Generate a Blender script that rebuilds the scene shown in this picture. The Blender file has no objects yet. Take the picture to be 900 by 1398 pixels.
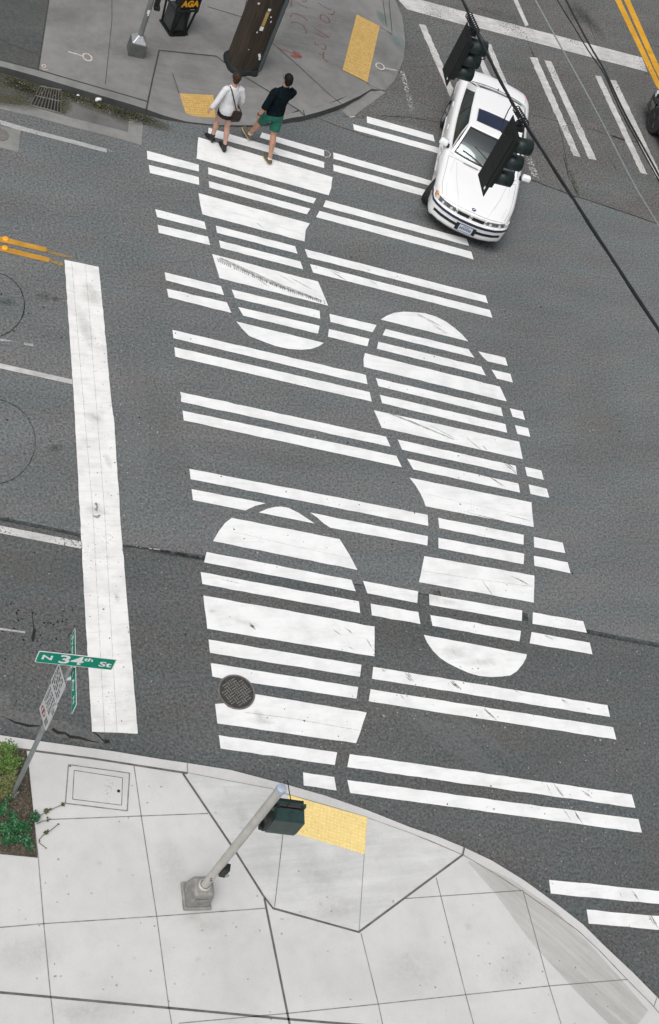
import bpy, bmesh, math, random
from mathutils import Vector, Matrix, noise
from mathutils.geometry import delaunay_2d_cdt
random.seed(7)
S = bpy.context.scene
COL = S.collection
PI = math.pi
# ------------------------------------------------------------------ camera (solved from the photograph)
FOC, CX, CY, HC = 1909.03, 450.0, 699.0, 17.5
NX, NY = -472.26, 2152.27
dn = Vector((NX-CX, NY-CY, FOC)).normalized()
up = Vector((0, -1, 0)); up = (up-dn*up.dot(dn)).normalized()
rt = dn.cross(up)
def ray(px, py):
    v = Vector((px-CX, py-CY, FOC)); return Vector((v.dot(rt), v.dot(up), -v.dot(dn)))
def gp(px, py, z=0.0):
    v = ray(px, py); t = (z-HC)/v.z; return Vector((v.x*t, v.y*t, z))
cam_d = bpy.data.cameras.new('camera'); cam = bpy.data.objects.new('camera', cam_d); COL.objects.link(cam)
m3 = Matrix(((rt.x, -rt.y, -rt.z), (up.x, -up.y, -up.z), (-dn.x, dn.y, dn.z)))
cam.matrix_world = Matrix.Translation((0, 0, HC)) @ m3.to_4x4()
cam_d.sensor_fit = 'VERTICAL'; cam_d.sensor_height = 24; cam_d.lens = 24*FOC/1398
cam_d.clip_start = .1; cam_d.clip_end = 2000
S.camera = cam
# ------------------------------------------------------------------ materials
def nt(name):
    m = bpy.data.materials.new(name); m.use_nodes = True
    t = m.node_tree; return m, t, t.nodes, t.links, t.nodes['Principled BSDF']
def N(nodes, typ, **kw):
    n = nodes.new(typ)
    for k, v in kw.items():
        if k in ('inputs',):
            for a, b in v.items(): n.inputs[a].default_value = b
        else: setattr(n, k, v)
    return n
def ramp(nodes, stops):
    r = nodes.new('ShaderNodeValToRGB'); e = r.color_ramp.elements
    while len(e) < len(stops): e.new(.5)
    for i, (p, c) in enumerate(stops):
        e[i].position = p; e[i].color = (c[0], c[1], c[2], 1) if not isinstance(c, (int, float)) else (c, c, c, 1)
    return r
def mixc(nodes, links, fac, a, b, mode='MIX'):
    n = nodes.new('ShaderNodeMix'); n.data_type = 'RGBA'; n.blend_type = mode
    for sock, v in ((n.inputs[0], fac), (n.inputs[6], a), (n.inputs[7], b)):
        if hasattr(v, 'links'): links.new(v, sock)
        elif isinstance(v, (int, float)): sock.default_value = v
        else: sock.default_value = (*v, 1)
    return n.outputs[2]
def tex(nodes, links, co, kind, scale, detail=4, rough=.55, dist=0, out=0):
    n = nodes.new(kind); n.inputs['Scale'].default_value = scale
    if kind == 'ShaderNodeTexNoise':
        n.inputs['Detail'].default_value = detail; n.inputs['Roughness'].default_value = rough; n.inputs['Distortion'].default_value = dist
    links.new(co, n.inputs['Vector']); return n.outputs[out]
def coords(nodes): return nodes.new('ShaderNodeTexCoord').outputs['Object']
def simple(name, col, rough=.5, metal=0, var=.15, scale=12, spec=.5, coat=0):
    m, t, n, l, b = nt(name); co = coords(n)
    f = tex(n, l, co, 'ShaderNodeTexNoise', scale, 5)
    r = ramp(n, [(.3, [c*(1-var) for c in col]), (.7, [min(1, c*(1+var)) for c in col])])
    l.new(f, r.inputs[0]); l.new(r.outputs[0], b.inputs['Base Color'])
    b.inputs['Roughness'].default_value = rough; b.inputs['Metallic'].default_value = metal
    b.inputs['Specular IOR Level'].default_value = spec; b.inputs['Coat Weight'].default_value = coat
    b.inputs['Coat Roughness'].default_value = .05
    return m
def asphalt(name, lo, hi, speck=.35, warm=(1, 1, 1), patch=.25, seed=0):
    m, t, n, l, b = nt(name)
    tc = n.new('ShaderNodeTexCoord'); mp = n.new('ShaderNodeMapping'); l.new(tc.outputs['Object'], mp.inputs[0]); mp.inputs[1].default_value = (seed*3.1, seed*1.7, seed)
    co = mp.outputs[0]
    fine = tex(n, l, co, 'ShaderNodeTexNoise', 23, 4, .8)
    r1 = ramp(n, [(.36, [lo*w for w in warm]), (.64, [hi*w for w in warm])]); l.new(fine, r1.inputs[0])
    # large patches of wear, stretched along the traffic
    mp2 = n.new('ShaderNodeMapping'); mp2.inputs[2].default_value = (0, 0, math.radians(13)); mp2.inputs[3].default_value = (.35, 1.0, 1); l.new(co, mp2.inputs[0])
    big = tex(n, l, mp2.outputs[0], 'ShaderNodeTexNoise', .9, 6, .6)
    r2 = ramp(n, [(.28, 1-patch), (.72, 1+patch*.55)]); l.new(big, r2.inputs[0])
    c = mixc(n, l, 1.0, r1.outputs[0], r2.outputs[0], 'MULTIPLY')
    # colour drift between bluish and brownish grey
    hue = tex(n, l, co, 'ShaderNodeTexNoise', 14, 5, .8)
    r4 = ramp(n, [(.38, (.90, 1.02, 1.06)), (.62, (1.08, .985, .965))]); l.new(hue, r4.inputs[0])
    c = mixc(n, l, .9, c, r4.outputs[0], 'MULTIPLY')
    drift = tex(n, l, mp2.outputs[0], 'ShaderNodeTexNoise', 1.7, 5, .6)
    r6 = ramp(n, [(.35, (1.05, .995, .97)), (.65, (.95, 1.01, 1.015))]); l.new(drift, r6.inputs[0])
    c = mixc(n, l, 1, c, r6.outputs[0], 'MULTIPLY')
    # pale stone chips
    v = n.new('ShaderNodeTexVoronoi'); v.inputs['Scale'].default_value = 16; l.new(co, v.inputs['Vector'])
    r3 = ramp(n, [(.10, 1), (.17, 0)]); l.new(v.outputs['Distance'], r3.inputs[0])
    sel = tex(n, l, v.outputs['Position'], 'ShaderNodeTexWhiteNoise', 1, out=0) if False else None
    w = n.new('ShaderNodeTexWhiteNoise'); w.noise_dimensions = '3D'; l.new(v.outputs['Color'], w.inputs['Vector'])
    r5 = ramp(n, [(.82, 0), (.97, 1)]); l.new(w.outputs['Value'], r5.inputs[0])
    mm = n.new('ShaderNodeMath'); mm.operation = 'MULTIPLY'; l.new(r3.outputs[0], mm.inputs[0]); l.new(r5.outputs[0], mm.inputs[1])
    m2 = n.new('ShaderNodeMath'); m2.operation = 'MULTIPLY'; l.new(mm.outputs[0], m2.inputs[0]); m2.inputs[1].default_value = speck
    c = mixc(n, l, m2.outputs[0], c, (.36, .36, .35))
    l.new(c, b.inputs['Base Color']); b.inputs['Roughness'].default_value = .9; b.inputs['Specular IOR Level'].default_value = .25
    bp = n.new('ShaderNodeBump'); bp.inputs['Strength'].default_value = .35; bp.inputs['Distance'].default_value = .01
    l.new(fine, bp.inputs['Height']); l.new(bp.outputs[0], b.inputs['Normal'])
    return m
def paint(name, col, wear=.0, dirt=.25, edge=.5, scale=1.0):
    """road paint: chips off where a noise passes the wear threshold, greyed by tyre dirt"""
    m, t, n, l, b = nt(name); co = coords(n)
    d1 = tex(n, l, co, 'ShaderNodeTexNoise', 2.2, 7, .65)
    mp2 = n.new('ShaderNodeMapping'); mp2.inputs[2].default_value = (0, 0, math.radians(12)); mp2.inputs[3].default_value = (.25, 1.6, 1); l.new(co, mp2.inputs[0])
    d2 = tex(n, l, mp2.outputs[0], 'ShaderNodeTexNoise', 6, 6, .7)
    r1 = ramp(n, [(.33, [c*(1-dirt) for c in col]), (.56, col)]); l.new(d1, r1.inputs[0])
    r2 = ramp(n, [(.30, 1-dirt*.8), (.52, 1.0)]); l.new(d2, r2.inputs[0])
    c = mixc(n, l, 1, r1.outputs[0], r2.outputs[0], 'MULTIPLY')
    l.new(c, b.inputs['Base Color']); b.inputs['Roughness'].default_value = .75; b.inputs['Specular IOR Level'].default_value = .3
    w1 = tex(n, l, co, 'ShaderNodeTexNoise', 30*scale, 4, .7)
    w2 = tex(n, l, co, 'ShaderNodeTexNoise', 1.1, 3, .5)
    mu = n.new('ShaderNodeMath'); mu.operation = 'MULTIPLY_ADD'; l.new(w2, mu.inputs[0]); mu.inputs[1].default_value = .5; l.new(w1, mu.inputs[2])
    th = .98-wear
    rw = ramp(n, [(max(0, th-.02), 1), (min(1, th+.02), 0)]); l.new(mu.outputs[0], rw.inputs[0])
    tr = n.new('ShaderNodeBsdfTransparent'); mx = n.new('ShaderNodeMixShader')
    l.new(rw.outputs[0], mx.inputs[0]); l.new(tr.outputs[0], mx.inputs[1]); l.new(b.outputs[0], mx.inputs[2])
    l.new(mx.outputs[0], n['Material Output'].inputs[0])
    return m
def decal(name, col, cover=.5, scale=20, soft=.15, stretch=None, strength=1.0, rough=.9):
    """a stain or mark with broken, uneven cover"""
    m, t, n, l, b = nt(name); co = coords(n)
    if stretch:
        rot_ = n.new('ShaderNodeMapping'); rot_.inputs[2].default_value = (0, 0, -stretch[0]); l.new(co, rot_.inputs[0])
        mp = n.new('ShaderNodeMapping'); mp.inputs[3].default_value = (stretch[1], stretch[2], 1); l.new(rot_.outputs[0], mp.inputs[0]); co = mp.outputs[0]
    w = tex(n, l, co, 'ShaderNodeTexNoise', scale, 6, .7)
    r = ramp(n, [(max(0, .5-cover*.35+.17-soft), 0), (min(1, .5-cover*.35+.17+soft), strength)]); l.new(w, r.inputs[0])
    at = n.new('ShaderNodeAttribute'); at.attribute_name = 'fade'
    mu = n.new('ShaderNodeMath'); mu.operation = 'MULTIPLY'; l.new(r.outputs[0], mu.inputs[0]); l.new(at.outputs['Fac'], mu.inputs[1])
    b.inputs['Base Color'].default_value = (*col, 1); b.inputs['Roughness'].default_value = rough; b.inputs['Specular IOR Level'].default_value = .2
    tr = n.new('ShaderNodeBsdfTransparent'); mx = n.new('ShaderNodeMixShader')
    l.new(mu.outputs[0], mx.inputs[0]); l.new(tr.outputs[0], mx.inputs[1]); l.new(b.outputs[0], mx.inputs[2])
    l.new(mx.outputs[0], n['Material Output'].inputs[0])
    return m
def concrete(name, base, stain=.25, spots=.5, warm=(1, .99, .965), streak=False):
    m, t, n, l, b = nt(name); co = coords(n)
    fine = tex(n, l, co, 'ShaderNodeTexNoise', 60, 4, .7)
    r1 = ramp(n, [(.3, [base*.93*w for w in warm]), (.7, [base*1.06*w for w in warm])]); l.new(fine, r1.inputs[0])
    big = tex(n, l, co, 'ShaderNodeTexNoise', .8, 8, .62, .4)
    r2 = ramp(n, [(.30, 1-stain), (.58, 1.0), (.8, 1+stain*.15)]); l.new(big, r2.inputs[0])
    c = mixc(n, l, 1, r1.outputs[0], r2.outputs[0], 'MULTIPLY')
    mid = tex(n, l, co, 'ShaderNodeTexNoise', 5, 7, .72)
    rm = ramp(n, [(.3, 1-stain*.45), (.5, 1), (.72, 1+stain*.22)]); l.new(mid, rm.inputs[0])
    c = mixc(n, l, 1, c, rm.outputs[0], 'MULTIPLY')
    v = n.new('ShaderNodeTexVoronoi'); v.inputs['Scale'].default_value = 3.2; v.inputs['Randomness'].default_value = 1; l.new(co, v.inputs['Vector'])
    r3 = ramp(n, [(.04, 1), (.10, 0)]); l.new(v.outputs['Distance'], r3.inputs[0])
    w = n.new('ShaderNodeTexWhiteNoise'); l.new(v.outputs['Color'], w.inputs['Vector'])
    r5 = ramp(n, [(.6, 0), (1, spots)]); l.new(w.outputs['Value'], r5.inputs[0])
    br = tex(n, l, co, 'ShaderNodeTexNoise', 30, 3)
    mm = n.new('ShaderNodeMath'); mm.operation = 'MULTIPLY'; l.new(r3.outputs[0], mm.inputs[0]); l.new(r5.outputs[0], mm.inputs[1])
    m3_ = n.new('ShaderNodeMath'); m3_.operation = 'MULTIPLY'; l.new(mm.outputs[0], m3_.inputs[0]); l.new(br, m3_.inputs[1])
    c = mixc(n, l, m3_.outputs[0], c, [base*.45]*3)
    if streak:
        mp = n.new('ShaderNodeMapping'); mp.inputs[2].default_value = (0, 0, math.radians(20)); mp.inputs[3].default_value = (.3, 2.5, 1); l.new(co, mp.inputs[0])
        st = tex(n, l, mp.outputs[0], 'ShaderNodeTexNoise', 3, 6, .7)
        r6 = ramp(n, [(.35, 1-stain*.7), (.62, 1.05)]); l.new(st, r6.inputs[0])
        c = mixc(n, l, 1, c, r6.outputs[0], 'MULTIPLY')
    l.new(c, b.inputs['Base Color']); b.inputs['Roughness'].default_value = .88; b.inputs['Specular IOR Level'].default_value = .3
    bp = n.new('ShaderNodeBump'); bp.inputs['Strength'].default_value = .15; bp.inputs['Distance'].default_value = .004
    l.new(fine, bp.inputs['Height']); l.new(bp.outputs[0], b.inputs['Normal'])
    return m
M = {}
M['asphalt'] = asphalt('asphalt_main', .082, .24, .8, (.968, 1, 1.0), .17)
M['asphalt_new'] = asphalt('asphalt_newer', .063, .171, .9, (.965, 1.0, .99), .17, 5)
M['asphalt_old'] = asphalt('asphalt_old', .056, .212, .7, (1.02, 1, .965), .24, 9)
M['white'] = paint('white_road_paint', (.875, .875, .865), -.03, .13)
M['stopbar'] = paint('stop_line_paint', (.85, .845, .82), .0, .17)
M['oldwhite'] = paint('worn_white_paint', (.62, .61, .59), .10, .30)
M['ghost'] = paint('ghost_white_paint', (.55, .55, .53), .27, .35, scale=.7)
M['greywhite'] = paint('greyed_white_paint', (.45, .45, .45), .10, .30)
M['yellow'] = paint('yellow_road_paint', (.72, .37, .03), .04, .25)
M['yellow_old'] = paint('faded_yellow_paint', (.60, .31, .045), .02, .28)
M['yellow_ghost'] = paint('ghost_yellow_paint', (.36, .24, .09), .17, .3)
M['slab'] = concrete('pale_sidewalk_concrete', .622, .12, .9, (1, .993, .968))
M['ramp'] = concrete('brushed_ramp_concrete', .64, .13, .7, (1, 1, .98), True)
M['kerb'] = concrete('kerb_concrete', .62, .14, .5)
M['farslab'] = concrete('old_sidewalk_concrete', .245, .30, .8, (1, .985, .955))
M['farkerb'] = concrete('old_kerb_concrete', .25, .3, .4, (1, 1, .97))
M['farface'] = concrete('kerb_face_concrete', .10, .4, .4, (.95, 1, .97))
M['farramp'] = concrete('weathered_ramp_concrete', .232, .2, .5, (1, .99, .97), True)
M['gutter'] = concrete('gutter_concrete', .27, .35, .6, (1, 1, .95))
M['gutter2'] = concrete('dark_gutter_concrete', .17, .4, .6, (1, 1, .95))
M['darkwalk'] = asphalt('dark_walk', .07, .12, .15, (.95, 1, .97), .2, 3)
M['joint'] = simple('joint_filler', (.13, .125, .115), .95, var=.35, scale=6)
M['jointthin'] = simple('scored_joint', (.24, .235, .215), .95, var=.4, scale=8)
M['fjoint'] = simple('old_joint', (.05, .05, .048), .95, var=.3)
M['crack'] = decal('crack_tar', (.028, .028, .027), .95, 30, .12)
M['crackgrey'] = decal('crack_pale', (.30, .29, .28), .42, 16, .2, strength=.6)
M['seam'] = decal('pavement_seam', (.045, .052, .052), .58, 7, .22, strength=.8)
M['tyre'] = decal('tyre_mark', (.10, .10, .10), .5, 55, .16, strength=.85)
M['tyre_soft'] = decal('soft_tyre_mark', (.22, .22, .22), .5, 14, .2, strength=.75)
M['grime'] = decal('grime', (.20, .19, .17), .5, 9, .25, strength=.30)
M['band'] = decal('scuffed_band', (.20, .17, .13), .60, 7, .26, (math.radians(-50), .10, 1.6), .27)
M['grime_light'] = decal('grime_light', (.24, .23, .21), .5, 16, .25, strength=.20)
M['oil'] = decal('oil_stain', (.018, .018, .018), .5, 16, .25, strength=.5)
M['moss'] = decal('moss_film', (.075, .07, .035), .62, 40, .10, strength=.9)
M['redspray'] = decal('red_spray', (.26, .06, .04), .6, 30, .25, strength=.7)
M['redarrow'] = decal('red_arrow_spray', (.42, .08, .045), .65, 40, .22, strength=.75)
M['whitespray'] = decal('white_spray', (.72, .62, .56), .85, 40, .2, strength=.9)
M['tealspray'] = decal('teal_spray', (.05, .20, .17), .5, 30, .25, strength=.6)
M['pad'] = simple('tactile_yellow', (.90, .71, .30), .8, var=.05, scale=5)
M['pad_base'] = simple('tactile_yellow_dirty', (.85, .66, .275), .85, var=.10, scale=14)
M['padfar_base'] = simple('aged_tactile_dirty', (.53, .345, .115), .85, var=.18, scale=14)
M['padfar'] = simple('aged_tactile_yellow', (.64, .43, .14), .8, var=.12, scale=5)
M['soil'] = simple('bark_soil', (.070, .060, .045), .98, var=.55, scale=35)
M['iron'] = simple('cast_iron', (.165, .157, .145), .75, 0, .3, 20)
M['irondark'] = simple('iron_recess', (.045, .043, .04), .8, 0, .3, 20)
M['grate'] = simple('rusted_grate', (.16, .155, .145), .7, .3, .3, 20)
M['pit'] = simple('drain_pit', (.006, .006, .006), .95)
M['carwhite'] = simple('white_car_paint', (.92, .92, .92), .28, 0, .008, 3, .5, .8)
M['cardark'] = simple('black_green_car_paint', (.006, .012, .011), .22, 0, .05, 3, .5, .9)
M['trim'] = simple('black_trim', (.012, .013, .016), .5, 0, .1)
M['trimblue'] = simple('blue_black_trim', (.02, .03, .06), .35, 0, .1)
M['rubber'] = simple('tyre_rubber', (.018, .018, .018), .85, 0, .2, 25)
M['rim'] = simple('alloy', (.45, .45, .46), .3, .8, .05)
M['chrome'] = simple('chrome', (.7, .7, .7), .12, 1, .02)
M['lamp'] = simple('headlamp_glass', (.16, .17, .18), .12, .3, .5, 18, .7, 1)
M['lampclear'] = simple('clear_lens', (.75, .76, .76), .15, .1, .1, 18, .6, 1)
M['amber'] = simple('amber_lens', (.75, .25, .02), .2, 0, .2, 20, .6, 1)
M['plate'] = simple('plate_white', (.62, .66, .72), .5, 0, .05)
M['plateblue'] = simple('plate_blue', (.10, .15, .30), .5, 0, .2)
M['blue'] = simple('badge_blue', (.05, .12, .40), .3)
M['black'] = simple('black_enamel', (.008, .008, .009), .4, 0, .1)
M['white_enamel'] = simple('white_enamel', (.8, .8, .8), .35, 0, .02)
M['sunroof'] = simple('sunroof_glass', (.008, .016, .05), .15, 0, .3, 2, .5, .3)
M['seam_line'] = simple('panel_gap', (.24, .24, .25), .7)
M['crease'] = simple('soft_crease', (.62, .62, .63), .4, 0, .02)
M['galv'] = simple('galvanised_steel', (.30, .325, .33), .5, .45, .14, 9)
M['polegrey'] = simple('aged_pole_steel', (.50, .49, .45), .6, .15, .12, 7)
M['capblue'] = simple('pole_cap', (.45, .50, .60), .45, .3, .1, 20)
M['pedestal'] = simple('cast_pedestal', (.29, .28, .265), .6, .3, .22, 14)
M['farpole'] = simple('dull_pole', (.24, .25, .255), .5, .4, .15, 12)
M['farbase'] = simple('dull_base', (.13, .14, .135), .55, .3, .2, 14)
M['farbasetop'] = simple('bright_base_top', (.45, .45, .47), .4, .5, .15, 20)
M['visor'] = simple('visor_dark_green', (.009, .020, .019), .45, 0, .3, 14)
M['siggreen'] = simple('signal_green_housing', (.018, .045, .040), .42, 0, .25, 14, .5)
M['sigblack'] = simple('signal_black', (.007, .010, .009), .5, 0, .25, 14)
M['hinge'] = simple('hinge_rod', (.06, .04, .04), .4, .3)
M['signgreen'] = simple('street_sign_green', (.0, .27, .17), .6, 0, .05, 6, .15)
M['signwhite'] = simple('sign_white', (.83, .84, .84), .45, 0, .03)
M['signgrey'] = simple('reg_sign_white', (.50, .52, .52), .5, 0, .06)
M['signred'] = simple('sign_red', (.45, .03, .025), .5)
M['signtext'] = simple('sign_dark_text', (.10, .10, .105), .6)
M['wood'] = None
M['wire'] = simple('black_cable', (.012, .015, .017), .6, 0, .3, 30)
M['wiregrey'] = simple('grey_cable', (.28, .31, .31), .5, .2, .2, 30)
M['reflector'] = simple('amber_reflector', (.95, .42, .03), .3, 0, .1)
M['rackblack'] = simple('rack_black', (.010, .012, .012), .42, .1, .3, 16)
M['rackpanel'] = simple('rack_mesh_panel', (.055, .058, .058), .6, .1, .35, 30)
M['orange'] = simple('orange_letter', (.85, .40, .015), .5, 0, .05)
M['skin_w'] = simple('skin_fair', (.56, .33, .25), .55, 0, .08, 9)
M['skin_m'] = simple('skin_tan', (.47, .25, .165), .55, 0, .08, 9)
M['hair_b'] = simple('hair_brown', (.046, .030, .018), .75, 0, .75, 34, .15)
M['hair_k'] = simple('hair_black', (.006, .006, .007), .6, 0, .3, 30, .2)
M['blouse'] = simple('white_blouse', (.72, .72, .73), .85, 0, .05, 14)
M['skirt'] = simple('black_skirt', (.010, .010, .011), .85)
M['leather'] = simple('brown_leather', (.032, .020, .013), .6, 0, .3, 20, .3)
M['strap'] = simple('dark_strap', (.03, .022, .018), .6)
M['bootblack'] = simple('black_boot', (.010, .010, .010), .5)
M['navy'] = simple('dark_navy_shirt', (.0045, .010, .013), .95, 0, .5, 14, .1)
M['green_shorts'] = simple('green_shorts', (.012, .125, .085), .9, 0, .15, 16)
M['shoe'] = simple('olive_brown_shoe', (.13, .10, .06), .8, 0, .25, 30)
M['sole'] = simple('cream_sole', (.50, .45, .35), .8)
M['sock'] = simple('white_sock', (.7, .7, .68), .9)
M['flyer'] = simple('flyer_paper', (.80, .80, .78), .8, 0, .05)
M['tag'] = simple('tan_tag', (.42, .29, .10), .7)
M['leafbright'] = simple('leaf_bright', (.105, .19, .035), .6, 0, .5, 14)
M['leafolive'] = simple('leaf_olive', (.15, .17, .055), .6, 0, .4, 14)
M['leafdeep'] = simple('leaf_deep', (.02, .115, .035), .45, 0, .55, 14)
M['leafdry'] = simple('leaf_litter', (.125, .105, .072), .9, 0, .6, 20)
M['stem'] = simple('stem', (.13, .11, .06), .8, 0, .3, 20)
M['litter'] = simple('litter_white', (.85, .85, .83), .7, 0, .03)
def wood():
    m, t, n, l, b = nt('creosote_wood')
    co = coords(n); mp = n.new('ShaderNodeMapping'); mp.inputs[3].default_value = (9, 9, .5); l.new(co, mp.inputs[0])
    f = tex(n, l, mp.outputs[0], 'ShaderNodeTexNoise', 4, 8, .75)
    r = ramp(n, [(.3, (.012, .009, .006)), (.52, (.045, .032, .022)), (.75, (.085, .062, .042))]); l.new(f, r.inputs[0])
    l.new(r.outputs[0], b.inputs['Base Color']); b.inputs['Roughness'].default_value = .9
    bp = n.new('ShaderNodeBump'); bp.inputs['Strength'].default_value = .8; bp.inputs['Distance'].default_value = .02; l.new(f, bp.inputs['Height']); l.new(bp.outputs[0], b.inputs['Normal'])
    return m
M['wood'] = wood()
def carglass():
    m, t, n, l, b = nt('tinted_glass'); co = coords(n)
    f = tex(n, l, co, 'ShaderNodeTexNoise', 1.6, 3, .5, .6)
    r = ramp(n, [(.35, (.012, .020, .018)), (.65, (.035, .05, .045))]); l.new(f, r.inputs[0]); l.new(r.outputs[0], b.inputs['Base Color'])
    b.inputs['Roughness'].default_value = .06; b.inputs['Specular IOR Level'].default_value = .35
    return m
M['glass'] = carglass()
def clearglass():
    m, t, n, l, b = nt('windscreen_glass')
    g = n.new('ShaderNodeBsdfGlossy'); g.inputs['Roughness'].default_value = .03; g.inputs['Color'].default_value = (.9, .97, 1, 1)
    tr = n.new('ShaderNodeBsdfTransparent'); tr.inputs['Color'].default_value = (.70, .80, .80, 1)
    fr = n.new('ShaderNodeFresnel'); fr.inputs['IOR'].default_value = 2.3
    mx = n.new('ShaderNodeMixShader'); l.new(fr.outputs[0], mx.inputs[0]); l.new(tr.outputs[0], mx.inputs[1]); l.new(g.outputs[0], mx.inputs[2])
    l.new(mx.outputs[0], n['Material Output'].inputs[0]); return m
M['screen'] = clearglass()
M['dash'] = simple('dashboard', (.24, .24, .22), .8, 0, .3, 5)
M['seat'] = simple('beige_seat', (.30, .25, .19), .8, 0, .2, 5)
# ------------------------------------------------------------------ mesh helpers
class MB:
    def __init__(s): s.v = []; s.f = []; s.mi = []; s.m = 0
    def quad(s, *p): s.face(p)
    def face(s, pts):
        k = len(s.v); s.v += [tuple(p) for p in pts]; s.f.append(tuple(range(k, k+len(pts)))); s.mi.append(s.m)
    def box(s, c, d, rot=0, taper=1.0):
        cx, cy, cz = c; dx, dy, dz = (x/2 for x in d); co, si = math.cos(rot), math.sin(rot); P = []
        for z, k in ((-dz, 1), (dz, taper)):
            for x, y in ((-dx, -dy), (dx, -dy), (dx, dy), (-dx, dy)):
                P.append((cx+(x*co-y*si)*k, cy+(x*si+y*co)*k, cz+z))
        k = len(s.v); s.v += P
        for f in ((3, 2, 1, 0), (4, 5, 6, 7), (0, 1, 5, 4), (1, 2, 6, 5), (2, 3, 7, 6), (3, 0, 4, 7)):
            s.f.append(tuple(k+i for i in f)); s.mi.append(s.m)
    def tube(s, pts, r, n=10, cap=True, squash=1.0):
        pts = [Vector(p) for p in pts]; R = r if isinstance(r, (list, tuple)) else [r]*len(pts); k = len(s.v); ref = None
        for i, p in enumerate(pts):
            t = (pts[min(i+1, len(pts)-1)]-pts[max(i-1, 0)]).normalized()
            if ref is None: ref = Vector((0, 0, 1)) if abs(t.z) < .9 else Vector((0, 1, 0))
            a = (ref-t*ref.dot(t)).normalized(); b = t.cross(a); ref = a
            for j in range(n):
                q = 2*PI*j/n; s.v.append(tuple(p+a*math.cos(q)*R[i]+b*math.sin(q)*R[i]*squash))
        for i in range(len(pts)-1):
            for j in range(n):
                s.f.append((k+i*n+j, k+i*n+(j+1) % n, k+(i+1)*n+(j+1) % n, k+(i+1)*n+j)); s.mi.append(s.m)
        if cap:
            s.f.append(tuple(k+j for j in reversed(range(n)))); s.mi.append(s.m)
            e = k+(len(pts)-1)*n; s.f.append(tuple(e+j for j in range(n))); s.mi.append(s.m)
    def lathe(s, prof, c=(0, 0, 0), n=24, axis='z'):
        k = len(s.v); m = len(prof)
        for (r, h) in prof:
            for j in range(n):
                a = 2*PI*j/n; x, y = r*math.cos(a), r*math.sin(a)
                s.v.append((c[0]+x, c[1]+y, c[2]+h) if axis == 'z' else (c[0]+x, c[1]+h, c[2]+y))
        for i in range(m-1):
            for j in range(n):
                q = (k+i*n+j, k+i*n+(j+1) % n, k+(i+1)*n+(j+1) % n, k+(i+1)*n+j); s.f.append(q if axis == 'z' else q[::-1]); s.mi.append(s.m)
        e = tuple(k+j for j in range(n)); g = tuple(k+(m-1)*n+j for j in range(n))
        s.f.append(e[::-1] if axis == 'z' else e); s.mi.append(s.m); s.f.append(g if axis == 'z' else g[::-1]); s.mi.append(s.m)
    def grid(s, P):
        k = len(s.v); a = len(P); b = len(P[0])
        for row in P: s.v += [tuple(p) for p in row]
        for i in range(a-1):
            for j in range(b-1):
                s.f.append((k+i*b+j, k+i*b+j+1, k+(i+1)*b+j+1, k+(i+1)*b+j)); s.mi.append(s.m)
    def build(s, name, mats, parent=None, smooth=False, loc=None, bevel=0, subsurf=0, recalc=True):
        me = bpy.data.meshes.new(name); me.from_pydata(s.v, [], s.f); 
        if not isinstance(mats, (list, tuple)): mats = [mats]
        for m in mats: me.materials.append(m)
        for p, i in zip(me.polygons, s.mi): p.material_index = i
        if recalc or smooth:
            bm = bmesh.new(); bm.from_mesh(me)
            if smooth: bmesh.ops.remove_doubles(bm, verts=bm.verts, dist=1e-5)
            bmesh.ops.recalc_face_normals(bm, faces=bm.faces); bm.to_mesh(me); bm.free()
        if smooth:
            for p in me.polygons: p.use_smooth = True
            if smooth != 'full': me.set_sharp_from_angle(angle=math.radians(38 if smooth is True else smooth))
        o = bpy.data.objects.new(name, me); COL.objects.link(o)
        if parent: o.parent = parent
        if loc: o.location = loc
        if bevel:
            b = o.modifiers.new('bevel', 'BEVEL'); b.width = bevel; b.segments = 2; b.limit_method = 'ANGLE'
        if subsurf:
            b = o.modifiers.new('sub', 'SUBSURF'); b.levels = subsurf; b.render_levels = subsurf
        return o
def struct(o): o['kind'] = 'structure'; return o
def stuff(o): o['kind'] = 'stuff'; return o
def tag(o, label, cat, group=None):
    o['label'] = label; o['category'] = cat
    if group: o['group'] = group
    return o
def thing(name, loc, label, cat, group=None, rz=0, scale=1):
    o = bpy.data.objects.new(name, None); o.empty_display_size = .2; COL.objects.link(o)
    o.location = loc; o.rotation_euler = (0, 0, rz); o.scale = (scale,)*3
    return tag(o, label, cat, group)
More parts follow.
